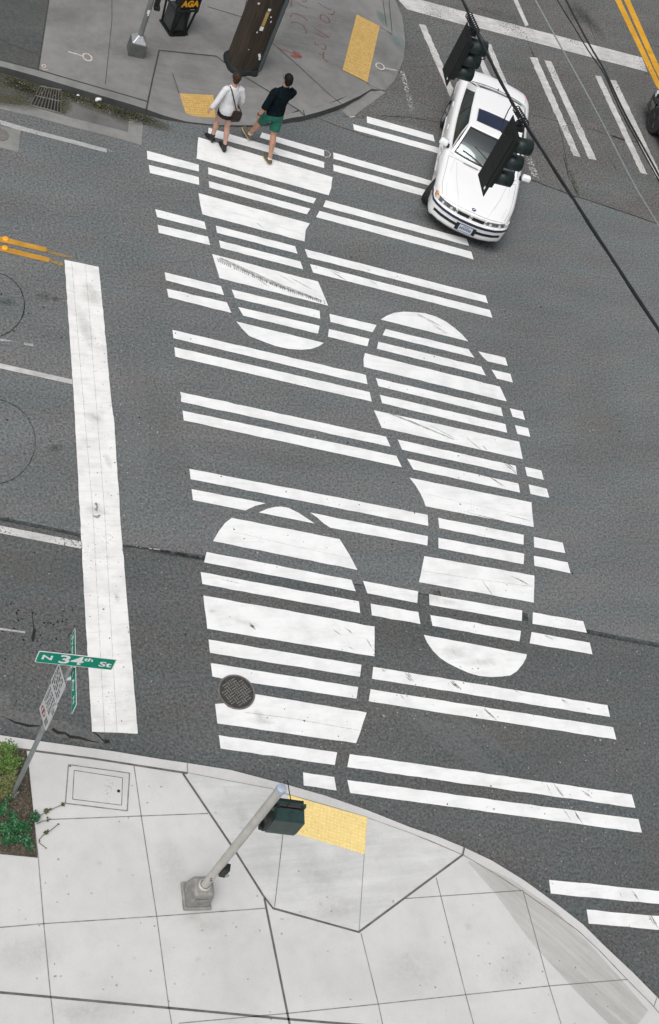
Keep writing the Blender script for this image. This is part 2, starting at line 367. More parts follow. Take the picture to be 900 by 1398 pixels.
def separate(o):
    """every loose piece of a part becomes a mesh object of its own"""
    me = o.data; bm = bmesh.new(); bm.from_mesh(me); bm.verts.ensure_lookup_table(); seen = set(); groups = []
    for v in bm.verts:
        if v.index in seen: continue
        st_ = [v]; g_ = set()
        while st_:
            q = st_.pop()
            if q.index in g_: continue
            g_.add(q.index); st_ += [e.other_vert(q) for e in q.link_edges if e.other_vert(q).index not in g_]
        seen |= g_; groups.append(sorted(g_))
    bm.free(); fs = [(tuple(p.vertices), p.material_index, p.use_smooth) for p in me.polygons]; res = [o]
    own = {i: k for k, g_ in enumerate(groups) for i in g_}
    base = o.name.split('.')[0]
    for k, g_ in enumerate(groups):
        ix = {i: j for j, i in enumerate(g_)}; f_ = [f for f in fs if own[f[0][0]] == k]
        m_ = bpy.data.meshes.new(base); m_.from_pydata([me.vertices[i].co for i in g_], [], [tuple(ix[i] for i in f[0]) for f in f_])
        for mt in me.materials: m_.materials.append(mt)
        for p, f in zip(m_.polygons, f_): p.material_index = f[1]; p.use_smooth = f[2]
        if k == 0: first = m_
        else:
            c = bpy.data.objects.new(base, m_); COL.objects.link(c); c.parent = o.parent; c.location = o.location; c.rotation_euler = o.rotation_euler
            for md in o.modifiers:
                if md.type == 'BEVEL': b = c.modifiers.new('bevel', 'BEVEL'); b.width = md.width; b.segments = 2; b.limit_method = 'ANGLE'
            res.append(c)
    o.data = first; return res
def copy_tree(o, parent=None):
    c = o.copy(); COL.objects.link(c)
    if parent: c.parent = parent
    for ch in list(o.children): copy_tree(ch, c)
    return c
def sheet(name, outlines, mat, extra=()):
    """flat or warped sheet: outlines = list of lists of world points (x,y,z), triangulated"""
    me_v = []; me_f = []
    for ol in outlines:
        ol = [Vector(p) for p in ol]
        pts = [Vector((p.x, p.y)) for p in ol]; n = len(pts)
        r = delaunay_2d_cdt(pts, [(i, (i+1) % n) for i in range(n)], [], 1, 1e-6)
        k = len(me_v)
        for i, p in enumerate(r[0]):
            src = r[3][i]; z = ol[src[0]].z if src else ol[0].z
            me_v.append((p.x, p.y, z))
        for f in r[2]: me_f.append(tuple(k+i for i in f))
    me = bpy.data.meshes.new(name); me.from_pydata(me_v, [], me_f); me.materials.append(mat)
    bm = bmesh.new(); bm.from_mesh(me)
    for f in bm.faces:
        f.normal_update()
        if f.normal.z < 0: f.normal_flip()
    bm.to_mesh(me); bm.free()
    o = bpy.data.objects.new(name, me); COL.objects.link(o); return o
def rough(P, amp=.003, step=.16):
    """a painted outline: edges broken into short runs that wander a few millimetres"""
    out_ = []
    for a, b in zip(P, P[1:]+P[:1]):
        m = max(1, int((b-a).length/step)); t_ = (b-a).normalized() if (b-a).length else b-a
        for k in range(m):
            q = a.lerp(b, k/m); w_ = random.gauss(0, amp) if k else 0
            out_.append(q+Vector((-t_.y*w_, t_.x*w_, 0)))
    return out_
def px(pts, z=0.0): return [gp(p[0], p[1], p[2] if len(p) > 2 else z) for p in pts]
def ribbons(name, lines, mat, z=0.0, jag=0.0, fade=True, zs=None):
    """lines: list of (pixel points, width m or list of widths); each becomes a narrow sheet on the surface at height z"""
    V = []; F = []; A = []
    for ln, wd in lines:
        P = [gp(p[0], p[1], p[2]+z if len(p) > 2 else z) for p in ln]
        if jag:
            Q = []
            for i in range(len(P)-1):
                m = max(1, int((P[i+1]-P[i]).length/.09))
                for j in range(m):
                    q = P[i].lerp(P[i+1], j/m); Q.append(q+Vector((random.uniform(-jag, jag), random.uniform(-jag, jag), 0)))
            Q.append(P[-1]); P = Q
        n = len(P); W = wd if isinstance(wd, list) else None
        k = len(V)
        for i, p in enumerate(P):
            t = (P[min(i+1, n-1)]-P[max(i-1, 0)]); t.z = 0; t.normalize(); s = Vector((-t.y, t.x, 0))
            if W:
                u = i/(n-1)*(len(W)-1); a = int(min(u, len(W)-2)); w = W[a]+(W[a+1]-W[a])*(u-a)
            else: w = wd
            if jag: w *= random.uniform(.55, 1.35)
            V += [tuple(p+s*w/2), tuple(p-s*w/2)]; A += [1, 1]
        for i in range(n-1): F.append((k+2*i, k+2*i+1, k+2*i+3, k+2*i+2))
    me = bpy.data.meshes.new(name); me.from_pydata(V, [], F); me.materials.append(mat)
    at = me.attributes.new('fade', 'FLOAT', 'POINT')
    for i, a in enumerate(A): at.data[i].value = a
    o = bpy.data.objects.new(name, me); COL.objects.link(o); return o
def stain(name, blobs, mat, z=.01):
    """soft edged stain patches: (px, py, rx m, ry m, angle) discs whose cover fades to the rim"""
    V = []; F = []; A = []
    for (x, y, rx, ry, an) in blobs:
        c = gp(x, y, z); k = len(V); co, si = math.cos(an), math.sin(an); rings = 5; n = 20
        V.append(tuple(c)); A.append(1.0)
        for i in range(1, rings+1):
            for j in range(n):
                a = 2*PI*j/n; q = i/rings*(1+.18*noise.noise(Vector((x+math.cos(a), y+math.sin(a), i*.2))))
                u, v = math.cos(a)*rx*q, math.sin(a)*ry*q
                V.append((c.x+u*co-v*si, c.y+u*si+v*co, z)); A.append(1-(i/rings)**1.5)
        for j in range(n): F.append((k, k+1+j, k+1+(j+1) % n))
        for i in range(rings-1):
            for j in range(n):
                a = k+1+i*n; F.append((a+j, a+n+j, a+n+(j+1) % n, a+(j+1) % n))
    me = bpy.data.meshes.new(name); me.from_pydata(V, [], F); me.materials.append(mat)
    at = me.attributes.new('fade', 'FLOAT', 'POINT')
    for i, a in enumerate(A): at.data[i].value = a
    o = bpy.data.objects.new(name, me); COL.objects.link(o); return o
def text_mesh(body, size, bold=.0):
    cu = bpy.data.curves.new('txt', 'FONT'); cu.body = body; cu.size = size; cu.offset = bold; cu.align_x = 'CENTER'; cu.align_y = 'CENTER'; cu.resolution_u = 3
    o = bpy.data.objects.new('txt', cu); COL.objects.link(o)
    dg = bpy.context.evaluated_depsgraph_get(); me = bpy.data.meshes.new_from_object(o.evaluated_get(dg))
    bpy.data.objects.remove(o); bpy.data.curves.remove(cu); return me
def letters(name, spec, mat, parent, mw):
    """spec: (text, size, x, y, bold, sx); mw: matrix placing the lettering plane"""
    bm = bmesh.new()
    for (body, size, x, y, bold, sx) in spec:
        me = text_mesh(body, size, bold); me.transform(Matrix.Translation((x, y, 0)) @ Matrix.Diagonal((sx, 1, 1, 1))); bm.from_mesh(me); bpy.data.meshes.remove(me)
    me = bpy.data.meshes.new(name); bm.to_mesh(me); bm.free(); me.transform(mw); me.materials.clear(); me.materials.append(mat)
    for p in me.polygons: p.material_index = 0
    o = bpy.data.objects.new(name, me); COL.objects.link(o); o.parent = parent; return o
O=dict(A=(180,160),B=(320,180),C=(460,140),D=(200,320),E=(350,320),F=(520,260),G=(480,410),N=(600,380),
 I=(480,560),Oo=(620,520),H=(220,480),J=(240,640),K=(380,640),M=(540,680),P=(680,700),Q=(480,780),
 X=(260,780),T=(400,780),R=(640,800),S=(740,860),Y=(280,940),U=(400,940),V=(740,1030),W=(740,1170))
O['O']=O.pop('Oo')
def poly(s):
    out=[];cur=None
    for t in s.split():
        if t.isalpha(): cur=O.get(t); continue
        x,y=map(float,t.split(','))
        out.append((x,y) if cur is None else (round(cur[0]+x/5.625,1),round(cur[1]+y/5.625,1)))
    return out
STR={
'shoe1':['px 357.9,180.8 442.7,204.9 442.7,213.4 354.8,187.6','px 284.9,174.2 442.7,221.2 442.7,229.4 284,184.9',
 'A 512,153 B 755,348 745,430 725,487 A 498,318','A 588,385 B 630,512 608,550 A 588,437','A 592,490 B 585,590 557,633 A 596,540',
 'A 513,583 B 580,703 548,755 540,842 A 542,745 525,660','A 645,832 E 298,90 317,148 A 655,887','D 557,45 E 340,208 360,268 D 570,103',
 'D 505,150 E 475,362 552,548 D 562,335','D 655,422 E 487,587 491,648 D 680,488','D 705,557 E 487,702 475,762 D 745,625',
 'D 690,668 E 518,833 480,860 420,880 350,886 250,880 150,858 60,825 D 790,780 735,725'],
'shoe2':['G 225,147 270,118 330,95 400,87 470,90 560,98 650,125 720,160 790,210 850,262 N 222,485',
 'G 262,220 N 222,543 270,610 G 238,267','G 207,318 N 322,678 357,747 G 195,372','G 103,405 N 465,832 O 405,157 G 95,510 92,450',
 'G 188,597 O 360,205 377,272 G 207,660','G 218,725 O 395,332 408,398 G 235,790','I 172,0 O 500,467 528,600 I 232,135',
 'I 355,225 O 475,652 483,720 I 388,302','I 427,372 O 495,788 507,858 I 475,455','I 445,518 px 725.7,685.7 728.9,719.6 I 568,737 555,695 530,640 490,575',
 'M 328,150 P 198,170 197,245 M 337,230','M 330,305 P 202,315 197,395 M 330,385','M 222,445 P 280,483 275,690 M 180,645 205,530',
 'M 258,738 P 187,750 183,832 M 262,820','Q 605,335 R 402,345 390,425 Q 622,418',
 'Q 555,487 R 447,525 440,555 415,600 370,655 320,687 250,695 170,700 80,690 Q 900,780 820,745 740,705 680,665 625,610 580,545'],
'shoe3':['J 637,335 700,308 760,293 810,290 K 80,300 160,340 280,420','J 430,377 K 472,540 510,600 550,665 608,777 J 287,555 330,480 380,415',
 'J 238,638 T 450,65 483,153 J 218,718','X 80,5 T 507,230 517,320 X 92,97','X 100,185 T 627,423 627,653 X 130,440','X 140,523 T 527,717 515,810 X 150,625',
 'X 157,705 T 502,888 U 488,77 X 345,838 300,820 290,822 240,822 170,808','Y 78,118 150,113 175,140 220,158 270,160 320,148 355,110 378,70 388,43 U 567,185 540,260 485,420 Y 95,268',
 'Y 107,358 U 340,490 322,587 Y 120,460','U 78,643 318,680 335,783 83,745'],
'bars':['A 117,257 515,365 515,417 120,322','A 130,365 515,460 518,520 140,428','A 180,706 558,803 573,862 195,767','A 198,825 D 473,17 490,82 A 208,888',
 'D 140,290 573,397 597,467 150,352','D 157,417 618,522 653,603 170,483','D 200,733 G 110,573 123,645 D 208,797','D 215,865 G 140,705 155,778 H 110,38',
 'H 145,308 I 265,203 300,280 H 153,385 155,345','H 165,453 I 345,350 387,437 H 175,528','J 105,0 I 585,803 590,888 J 115,80','J 122,155 690,265 610,285 535,320 132,240',
 'K 243,335 M 250,292 245,365 K 400,452 350,420 300,375',
 'C 230,105 740,250 752,300 232,155','C 125,165 830,360 840,408 132,210','B 760,158 C 760,610 772,655 B 762,207','B 760,250 C 720,681 730,737 B 762,300',
 'B 703,525 F 660,370 677,425 B 682,575','B 655,607 F 695,470 713,530 B 628,655','E 373,112 F 805,808 823,866 E 395,175','E 412,227 N 388,243 407,303 E 437,293',
 'E 562,610 G 193,190 162,245 E 570,672','E 558,727 G 137,295 122,353 E 550,785',
 'N 298,560 507,610 525,672 370,637 335,605','N 400,700 545,733 565,800 442,770','O 428,210 527,233 545,300 450,275','O 468,340 570,363 585,430 487,408',
 'O 545,660 670,688 690,760 560,730','O 573,795 712,828 732,897 588,868','P 275,185 497,230 517,310 278,265','P 275,330 535,380 558,465 280,408',
 'R 493,202 P 655,833 S 345,22 R 490,290','R 483,353 S 368,98 388,188 R 468,440','Q 88,72 512,153 505,243 122,168','Q 147,247 513,312 530,405 157,338',
 'T 617,733 S 503,577 523,668 T 607,825','U 597,5 S 547,747 572,842 U 582,98','U 437,503 V 690,308 718,410 U 418,603','U 418,702 V 742,497 768,600 U 440,802',
 'W 55,175 1300,301 1320,405 68,280','W 343,403 1420,504 1440,608 360,512'],
}
STR={k:[poly(s) for s in v] for k,v in STR.items()}
# ------------------------------------------------------------------ road
sh_ = sheet('road', [[(-500, -500, 0), (500, -500, 0), (500, 500, 0), (-500, 500, 0)]], M['asphalt']); struct(sh_)
struct(sheet('road_surface', [px([(-700, 600), (0, 708), (110, 731), (205, 749), (280, 763), (420, 788), (570, 812), (620, 816), (716, 842), (800, 862), (900, 881), (1100, 918), (1500, 1000), (1500, 1700), (-250, 1900)], .004)], M['asphalt_new']))
struct(sheet('road_surface', [px([(466, 160), (540, 164), (620, 190), (720, 244), (785, 268), (900, 306), (1300, 440), (1700, 300), (1400, -420), (440, -420), (500, -60), (540, 0), (552, 45), (551, 82), (526, 126)], .004)], M['asphalt_old']))
# ------------------------------------------------------------------ painted markings
for key, nm in (('shoe1', 'crosswalk_footprint'), ('shoe2', 'crosswalk_footprint'), ('shoe3', 'crosswalk_footprint'), ('bars', 'crosswalk_stripes')):
    struct(sheet(nm, [rough(px(q, .008)) for q in STR[key]], M['white']))
struct(sheet('stop_line', [rough(px([(88.1, 354.4), (135, 364.4), (138.5, 400), (152.4, 550), (155.5, 570), (161, 655), (165.2, 720), (174.4, 830), (188.3, 1001.7), (125.6, 998.9), (116.1, 830), (101.4, 550)], .008), .0028, .1)], M['stopbar']))
struct(sheet('stop_line', [px([(541.7, -3), (568, -2), (645.8, 18.8), (876.9, 78.6), (884.1, 98.2), (653, 37.8), (633.3, 33.9), (555.6, 12.5)], .008)], M['oldwhite']))
side = [[(571.7, 32.8), (581, 33.9), (640, 170), (633, 174)], [(638, 50), (646, 51.5), (700, 168), (691, 168)], [(664, 59.9), (670.5, 60.5), (694, 118), (683, 112)],
        [(723.2, 78), (733.9, 78.9), (792.5, 214.4), (783, 212.3)], [(743.4, 82.3), (752.7, 83.8), (814.8, 218.7), (804.1, 216.7)],
        [(812.5, 103.1), (820.6, 104), (884.1, 238.3), (874.6, 236)], [(832.1, 108.9), (841.4, 109.8), (905, 244), (895, 242)]]
struct(sheet('crosswalk_stripes', [rough(px(q, .008), .007, .1) for q in side], M['oldwhite']))
struct(sheet('crosswalk_stripes', [px(q, .008) for q in ([(546.5, 97.5), (551.5, 96.4), (566, 148), (560, 153)], [(694, 118), (683, 112), (727, 243), (737, 246)])], M['ghost']))
struct(sheet('lane_line', [px(q, .008) for q in ([(701.2, 0), (706.4, -1), (721.8, 34), (717.4, 36)], [(700, 0), (705, 0), (680, -60), (676, -58)], [(0, 495.8), (98.6, 518), (99.2, 524.6), (0, 502.8), (-120, 478), (-120, 471)], [(0, 717.5), (112, 739.4), (112.5, 749.4), (0, 727.8), (-160, 700), (-160, 690)])], M['oldwhite']))
struct(sheet('lane_line', [px(q, .008) for q in ([(32.8, 467.5), (45.8, 469.5), (45.8, 473), (33, 470.7)], [(-20, 460), (8, 463.5), (22, 466), (0, 466), (-20, 464)], [(0, 857), (34.7, 862), (34.5, 864.3), (0, 860), (-60, 851), (-60, 847)], [(202, 747.5), (219, 749.5), (219, 751), (205, 749.5)], [(0, 23), (59, 39), (58.5, 41), (0, 25)])], M['greywhite']))
struct(sheet('edge_line', [px(q, .008) for q in ([(-120, 136), (0, 163.7), (28, 172), (145.8, 203), (145.8, 208.3), (28, 178), (0, 169.7), (-120, 143)],)], M['greywhite']))
struct(sheet('edge_line', [px([(145.8, 203.5), (157, 206.5), (157, 208), (145.8, 208)], .008)], M['ghost']))
struct(sheet('centre_line', [px(q, .008) for q in ([(837, -6), (845, -6), (900, 111), (905, 128), (897, 119), (889.5, 104)], [(849.5, -6), (857.5, -6), (899, 88), (918, 128), (910, 128), (893, 92)], [(813, -60), (821, -60), (845, -6), (837, -6)], [(826, -60), (833, -60), (857.5, -6), (849.5, -6)])], M['yellow']))
struct(sheet('centre_line', [px(q, .008) for q in ([(0, 322.5), (63.9, 338), (62.5, 344), (0, 330), (-120, 304), (-120, 296)], [(0, 335), (68, 352), (66.5, 358), (0, 342.5), (-120, 316), (-120, 308)])], M['yellow_old']))
struct(sheet('centre_line', [px(q, .008) for q in ([(63.9, 339), (80, 345.5), (105, 352), (80, 350), (62.5, 343)], [(68, 352.4), (87, 360), (86.5, 364), (66.7, 357)])], M['yellow_ghost']))
# butt seams in the thick white sheets
seams = [([(98, 358), (127, 700), (143, 999)], .006), ([(117, 362), (143, 700), (160, 1000)], .006), ([(577.2, 779.5), (640, 789), (727.5, 801)], .006), ([(335, 972.5), (400, 981), (490, 997)], .007),
         ([(310, 724), (400, 745), (478, 762)], .004), ([(276, 279), (340, 296), (416, 320)], .004), ([(585, 675), (650, 690), (727, 706)], .004), ([(644, 683), (643, 704)], .004)]
struct(ribbons('marking_seam', seams, M['tyre_soft'], .011))
# tyre marks on the paint
tm = []
def st(x0, y0, x1, y1, w=.02):
    for k in range(3):
        o_, a, b = random.gauss(0, w*22), random.uniform(-.15, .35), random.uniform(.6, 1.15); dx, dy = x1-x0, y1-y0; ln = math.hypot(dx, dy); nx_, ny_ = -dy/ln*o_, dx/ln*o_
        tm.append(([(x0+dx*a+nx_, y0+dy*a+ny_), (x0+dx*(a+b)/2+nx_+random.gauss(0, .5), y0+dy*(a+b)/2+ny_), (x0+dx*b+nx_, y0+dy*b+ny_)], [w*.15, w*random.uniform(.3, .55), w*.15]))
for a in ((836, 1068, 770-0+52, 1048, .03),): pass
st(755, 1069, 771, 1088, .035); st(785, 1106, 796, 1123, .05); st(747, 1071, 752, 1084, .02); st(769, 1105, 781, 1121, .02); st(793, 1080, 810, 1089, .03)
st(551, 918, 567, 934, .04); st(545, 947, 553, 956, .02); st(556, 918, 563, 927, .03); st(616, 930, 632, 945, .05); st(520, 914, 526, 916, .03); st(660, 967, 677, 982, .05); st(700, 940, 712, 948, .02); st(765, 953, 774, 961, .04); st(800, 966, 808, 969, .02)
st(584, 440, 612, 456, .025); st(571, 428, 577, 434, .03); st(573, 429, 606, 449, .04); st(505, 384, 518, 390, .02)
st(446, 366, 476, 384, .03); st(452, 369, 470, 375, .02); st(500, 367, 506, 370, .02); st(385, 373, 432, 398, .02); st(352, 381, 372, 394, .02); st(375, 371, 400, 386, .015)
st(472, 857, 486, 868, .02); st(455, 860, 466, 868, .015); st(474, 882, 486, 888, .015); st(500, 872, 510, 887, .015); st(488, 795, 494, 806, .02)
st(640, 600, 664, 620, .03); st(655, 604, 668, 617, .02); st(664, 648, 692, 666, .03); st(690, 632, 703, 642, .05); st(700, 640, 706, 646, .04); st(660, 795, 672, 812, .03); st(700, 786, 722, 798, .03)
st(863, 1216, 874, 1232, .03); st(888, 1250, 898, 1266, .05); st(846, 1217, 850, 1226, .015); st(734, 861, 760, 876, .03); st(640, 700, 690, 712, .02); st(690, 702, 726, 712, .025)
st(325, 238, 338, 245, .015); st(370, 205, 384, 214, .015); st(345, 300, 362, 312, .02); st(590, 582, 628, 602, .02); st(340, 850, 350, 857, .06); st(300, 790, 330, 797, .01)
struct(ribbons('tyre_mark', tm, M['tyre'], .011, .006))
tread = []
for i in range(54):                                            # knobbly tyre print across the upper footprint
    u = i/53; x = 297+u*145; y = 355+u*57+math.sin(u*3)*3
    if i % 9 == 7: continue
    tread.append(([(x, y-2.4), (x+1.6, y), (x+1.2, y+2.6)], .028))
struct(ribbons('tyre_mark', tread, M['tyre_soft'], .011))
struct(ribbons('tyre_mark', [([(300, 352), (370, 385), (440, 411)], [.05, .12, .05]), ([(520, 560), (560, 575), (620, 600)], [.02, .05, .02])], M['tyre_soft'], .0115))
struct(stain('paint_smudge', [(338, 851, .28, .06, -.3), (290, 834, .1, .05, 0), (131, 697, .10, .20, 1.4), (133, 689, .07, .05, 0), (128, 570, .12, .2, 1.2), (118, 450, .14, .5, .1), (125, 400, .18, .3, .3), (148, 630, .06, .2, .1), (121, 610, .05, .03, 0), (147, 760, .05, .03, 0), (160, 815, .05, .1, 0), (357, 985, .25, .06, -.2), (355, 978, .1, .15, .4), (600, 820, .4, .1, -.2), (620, 890, .3, .15, .2), (660, 905, .4, .1, 0), (566, 870, .02, .02, 0)], M['grime'], .0112))
struct(ribbons('marking_hatch', [([(131, 686), (133, 692), (131, 697)], [.05, .02, .05]), ([(127, 704), (133, 706), (137, 703)], [.03, .05, .03])], M['tyre'], .0114))
# pavement seams, cracks and saw cuts
struct(ribbons('pavement_seam', [([(0, 708), (60, 720), (112, 731)], .07), ([(165, 745), (205, 749), (280, 763)], .04), ([(205, 749), (225, 754), (280, 762)], .10), ([(592, 813), (602, 815)], .22), ([(712, 841), (721, 843)], .16), ([(795, 861), (850, 872), (900, 881), (1000, 900)], .10), ([(280, 762), (420, 788), (590, 813)], .03), ([(602, 815), (712, 841)], .03)], M['seam'], .0065))
struct(ribbons('pavement_seam', [([(724, 245), (785, 268), (815, 277), (900, 306), (1000, 338)], .025), ([(520, 158), (560, 160), (600, 167)], .02), ([(408, 152), (500, 186), (590, 204)], .012)], M['crack'], .0065, .01))
cr = [([(0, 977), (22, 986), (38, 992), (55, 991)], [.01, .02, .04, .02]), ([(70, 997), (97, 1005), (122, 1011), (135, 1014)], [.05, .045, .03, .012]),
      ([(125, 998), (133, 1004), (141, 1012), (143, 1015)], [.012, .03, .03, .012]), ([(142, 1014), (150, 1012)], .05), ([(46, 858), (47, 870), (45, 876)], [.03, .06, .03]), ([(44, 830), (46, 858)], .012)]
struct(ribbons('asphalt_crack', cr, M['crack'], .0065, .022))
struct(ribbons('asphalt_crack', [([(25, 912), (67, 952), (86, 967), (125, 997)], .012), ([(0, 975), (60, 988), (140, 1012)], .22), ([(45, 835), (47, 880), (25, 912), (0, 927)], .012), ([(0, 945), (4, 958), (6, 965), (10, 970)], [.2, .3, .15, .1])], M['crackgrey'], .0055, .01))
cr2 = [([(700, 20), (722, 60), (736, 90), (755, 140), (768, 190), (775, 230), (790, 268)], .012), ([(726, 70), (734, 96), (744, 116), (752, 140)], .02), ([(720, 155), (760, 165), (800, 174), (850, 190), (880, 196)], .016), ([(836, 186), (848, 190), (862, 193)], .05),
       ([(826, 205), (835, 222), (842, 232)], .012), ([(770, 215), (776, 240), (787, 262)], .02), ([(800, 20), (815, 60), (830, 95)], .012), ([(570, 92), (600, 90), (620, 96)], .01), ([(650, 30), (672, 38), (690, 40)], .02), ([(652, 11), (670, 16), (684, 22)], .015), ([(880, 100), (900, 103)], .02), ([(870, 60), (900, 63)], .015)]
struct(ribbons('asphalt_crack', cr2, M['crack'], .0065, .012))
def loop(cx, cy, r, w):
    P = [(cx+r*math.cos(a*PI/30), cy+r*.97*math.sin(a*PI/30)) for a in range(61)]
    return (P, w)
struct(ribbons('detector_loop_cut', [loop(-12, 416, 45.6, .017), loop(-11.5, 603, 60, .010)], M['crack'], .0065, .004))
struct(stain('oil_stain', [(655, 331, .55, .22, -.2), (668, 338, .3, .18, 0), (640, 322, .9, .35, -.4), (600, 306, .8, .3, -.5), (690, 43, .35, .12, -.3), (683, 40, .3, .1, -.3), (805, 30, .3, .9, .3), (790, 20, .5, .5, 0), (60, 405, .18, .1, 0), (76, 408, .1, .08, 0), (10, 412, .2, .1, 0), (76, 612, .15, .08, .3), (895, 165, .5, .8, .2)], M['oil'], .0062))  # oil marks; car shade painted in at the sedan's bumper and the dark car
struct(stain('oil_stain', [(500, 350, 1.2, .5, .2), (820, 560, 2.2, .8, 1.2), (700, 1000, 2.0, .5, -.6), (350, 620, 1.6, .25, -.2), (210, 560, .5, 2.2, .1), (60, 780, 1.2, .3, -.2)], M['grime'], .0058))
struct(ribbons('road_scuff', [([(560, 975), (620, 1010), (690, 1062)], [.05, .5, .1]), ([(600, 965), (660, 1005), (700, 1035)], [.03, .25, .03]), ([(700, 860), (730, 880)], [.05, .2]), ([(190, 470), (185, 600), (178, 720)], [.1, .5, .1])], decal('scuff', (.30, .31, .31), .42, 30, .2, (math.radians(-45), .2, 1.5), .35), .0066))
# little pebbles and flecks on the asphalt
fl = MB()
for i in range(520):
    x, y = random.uniform(0, 900), random.uniform(210, 1250)
    if i < 130: x, y = random.gauss(170, 22), random.gauss(600, 130)
    elif i < 190: x, y = random.gauss(600, 60), random.gauss(960, 30)
    elif i < 300: x, y = random.gauss(780, 80), random.gauss(1090, 90)
    p = gp(x, y, .009)
    r = random.uniform(.004, .013)*(1.7 if random.random() < .06 else 1)
    fl.box(p, (r*2, r*1.4, r*1.2), random.uniform(0, 3), .6)
stuff(fl.build('road_grit', simple('grit', (.34, .34, .33), .9, 0, .5, 3)))
fl = MB()
for i in range(240):
    x, y = random.uniform(0, 900), random.uniform(300, 1250)
    if i < 60: x, y = random.gauss(55, 35), random.gauss(860, 22)
    p = gp(x, y, .009); r = random.uniform(.006, .017)
    fl.box(p, (r*2, r*1.4, r*.6), random.uniform(0, 3), .7)
stuff(fl.build('road_gum_specks', M['black']))
# ------------------------------------------------------------------ near sidewalk (lower left)
ko = [(-900, 879, .15), (0, 1003.6, .15), (55.6, 1012, .15), (155.6, 1025.8, .15), (220, 1036.5, .15), (256, 1041.7, .14), (314.4, 1051, .08), (390, 1070.8, .03), (446.7, 1087, .02), (501.4, 1105.9, .03), (560, 1129.3, .08), (598, 1142, .11), (634, 1157, .15), (672, 1175, .15), (716, 1202, .15), (760, 1234, .15), (796, 1262, .15), (824, 1290, .15), (864.4, 1328, .15), (897, 1361, .15), (940, 1408, .15), (1010, 1500, .15), (1060, 1600, .15), (1090, 1800, .15)]
ki = [(-900, 893, .15), (0, 1018.9, .15), (55.6, 1025, .15), (127.8, 1035.6, .15), (183, 1044.4, .15), (256, 1055, .14), (314, 1066, .09), (371, 1076.5, .04), (394, 1085, .03), (447, 1100, .02), (501.4, 1116, .03), (560, 1137, .08), (598, 1151, .11), (632, 1167, .15), (672, 1190, .15), (714, 1217, .15), (756, 1246, .15), (790, 1271, .15), (818, 1297, .15), (858, 1339, .15), (890, 1371, .15), (930, 1418, .15), (995, 1508, .15), (1042, 1604, .15), (1070, 1800, .15)]
def kerb(name, outer, inner, mat, face=None, drop=-.12):
    mb = MB(); O = [gp(*p) for p in outer]
    def lay(P, Q):            # inner points resampled against the outer ones
        L = [0]
        for i in range(len(P)-1): L.append(L[-1]+(P[i+1]-P[i]).length)
        return L
    I = [gp(*p) for p in inner]; lo, li = lay(O, I), lay(I, O); R = []
    for d in lo:
        t = d/lo[-1]*li[-1]; j = max(0, min(len(I)-2, next((k-1 for k in range(1, len(li)) if li[k] >= t-1e-6), len(I)-2)))
        R.append(I[j].lerp(I[j+1], (t-li[j])/(li[j+1]-li[j])))
    for i in range(len(O)-1):
        a, b, c, d = O[i], O[i+1], R[i+1], R[i]
        mb.m = 0; mb.quad(a, b, c, d)
        mb.m = 1 if face else 0
        mb.quad(a, b, Vector((b.x, b.y, drop)), Vector((a.x, a.y, drop)))
        mb.m = 0; mb.quad(d, c, Vector((c.x, c.y, drop)), Vector((d.x, d.y, drop)))
    return struct(mb.build(name, [mat, face] if face else mat, smooth=True))
# kerb inner edge: same number of samples as outer
kerb('kerb', ko, ki, M['kerb'])
struct(sheet('sidewalk', [px(ki[:6], .15)+px([(324, 1166), (359.8, 1223), (373, 1240), (490, 1272.5)], .15)+px(ki[13:], .15)+px([(1040, 2000), (-900, 2000)], .15)], M['slab']))
rampz = lambda x, y: 0
struct(sheet('curb_ramp', [px([(256, 1055, .148), (324, 1166, .148), (387, 1133, .06)]), px([(256, 1055, .148), (387, 1133, .06), (394, 1085, .03), (371, 1076.5, .04), (314, 1066, .09)]),
    px([(324, 1166, .148), (359.8, 1223, .148), (373, 1240, .148), (387, 1133, .06)]), px([(373, 1240, .148), (490, 1272.5, .148), (497.7, 1166, .06), (387, 1133, .06)]),
    px([(490, 1272.5, .148), (632, 1167, .148), (560, 1137, .08), (501.4, 1116, .03), (497.7, 1166, .06)]), px([(387, 1133, .06), (497.7, 1166, .06), (501.4, 1116, .03), (447, 1100, .02), (394, 1085, .03)])], M['ramp']))
J = .1535
struct(ribbons('sidewalk_joint', [([(250, 1056), (324, 1166), (359.8, 1223), (373, 1240), (490, 1272.5), (632, 1167), (634, 1157)], .030), ([(361, 1226), (395.5, 1398), (440, 1640)], .031), ([(-200, 1338), (9, 1355.6), (231, 1376), (395.5, 1391.5), (467, 1397.5), (640, 1410)], .031), ([(-900, 893), (0, 1018.9), (127.8, 1035.6), (256, 1055.5)], .03)], M['joint'], J))
thin = [[(183, 1045), (193, 1114), (214, 1250), (231, 1377), (240, 1430), (270, 1640)], [(36, 1024), (52.4, 1171), (60, 1262), (69.5, 1362), (76, 1420), (100, 1640)], [(66.7, 1118.8), (191.7, 1114), (284.4, 1110.5)], [(-200, 1275), (4, 1265.8), (60, 1261), (213, 1251), (362, 1240)],
        [(244, 1397), (398, 1383), (518, 1370.6), (636, 1358), (750, 1346), (858, 1337)], [(553, 1226.7), (714, 1215.6)], [(493, 1274), (516.7, 1370.6), (525, 1410), (560, 1600)], [(595.6, 1198), (636, 1358), (650, 1410), (690, 1600)], [(714, 1215.6), (750, 1346), (770, 1410), (815, 1600)], [(256, 1042), (256, 1055)], [(897, 1362), (893, 1374)]]
struct(ribbons('sidewalk_joint', [(l, .013) for l in thin], M['jointthin'], J))
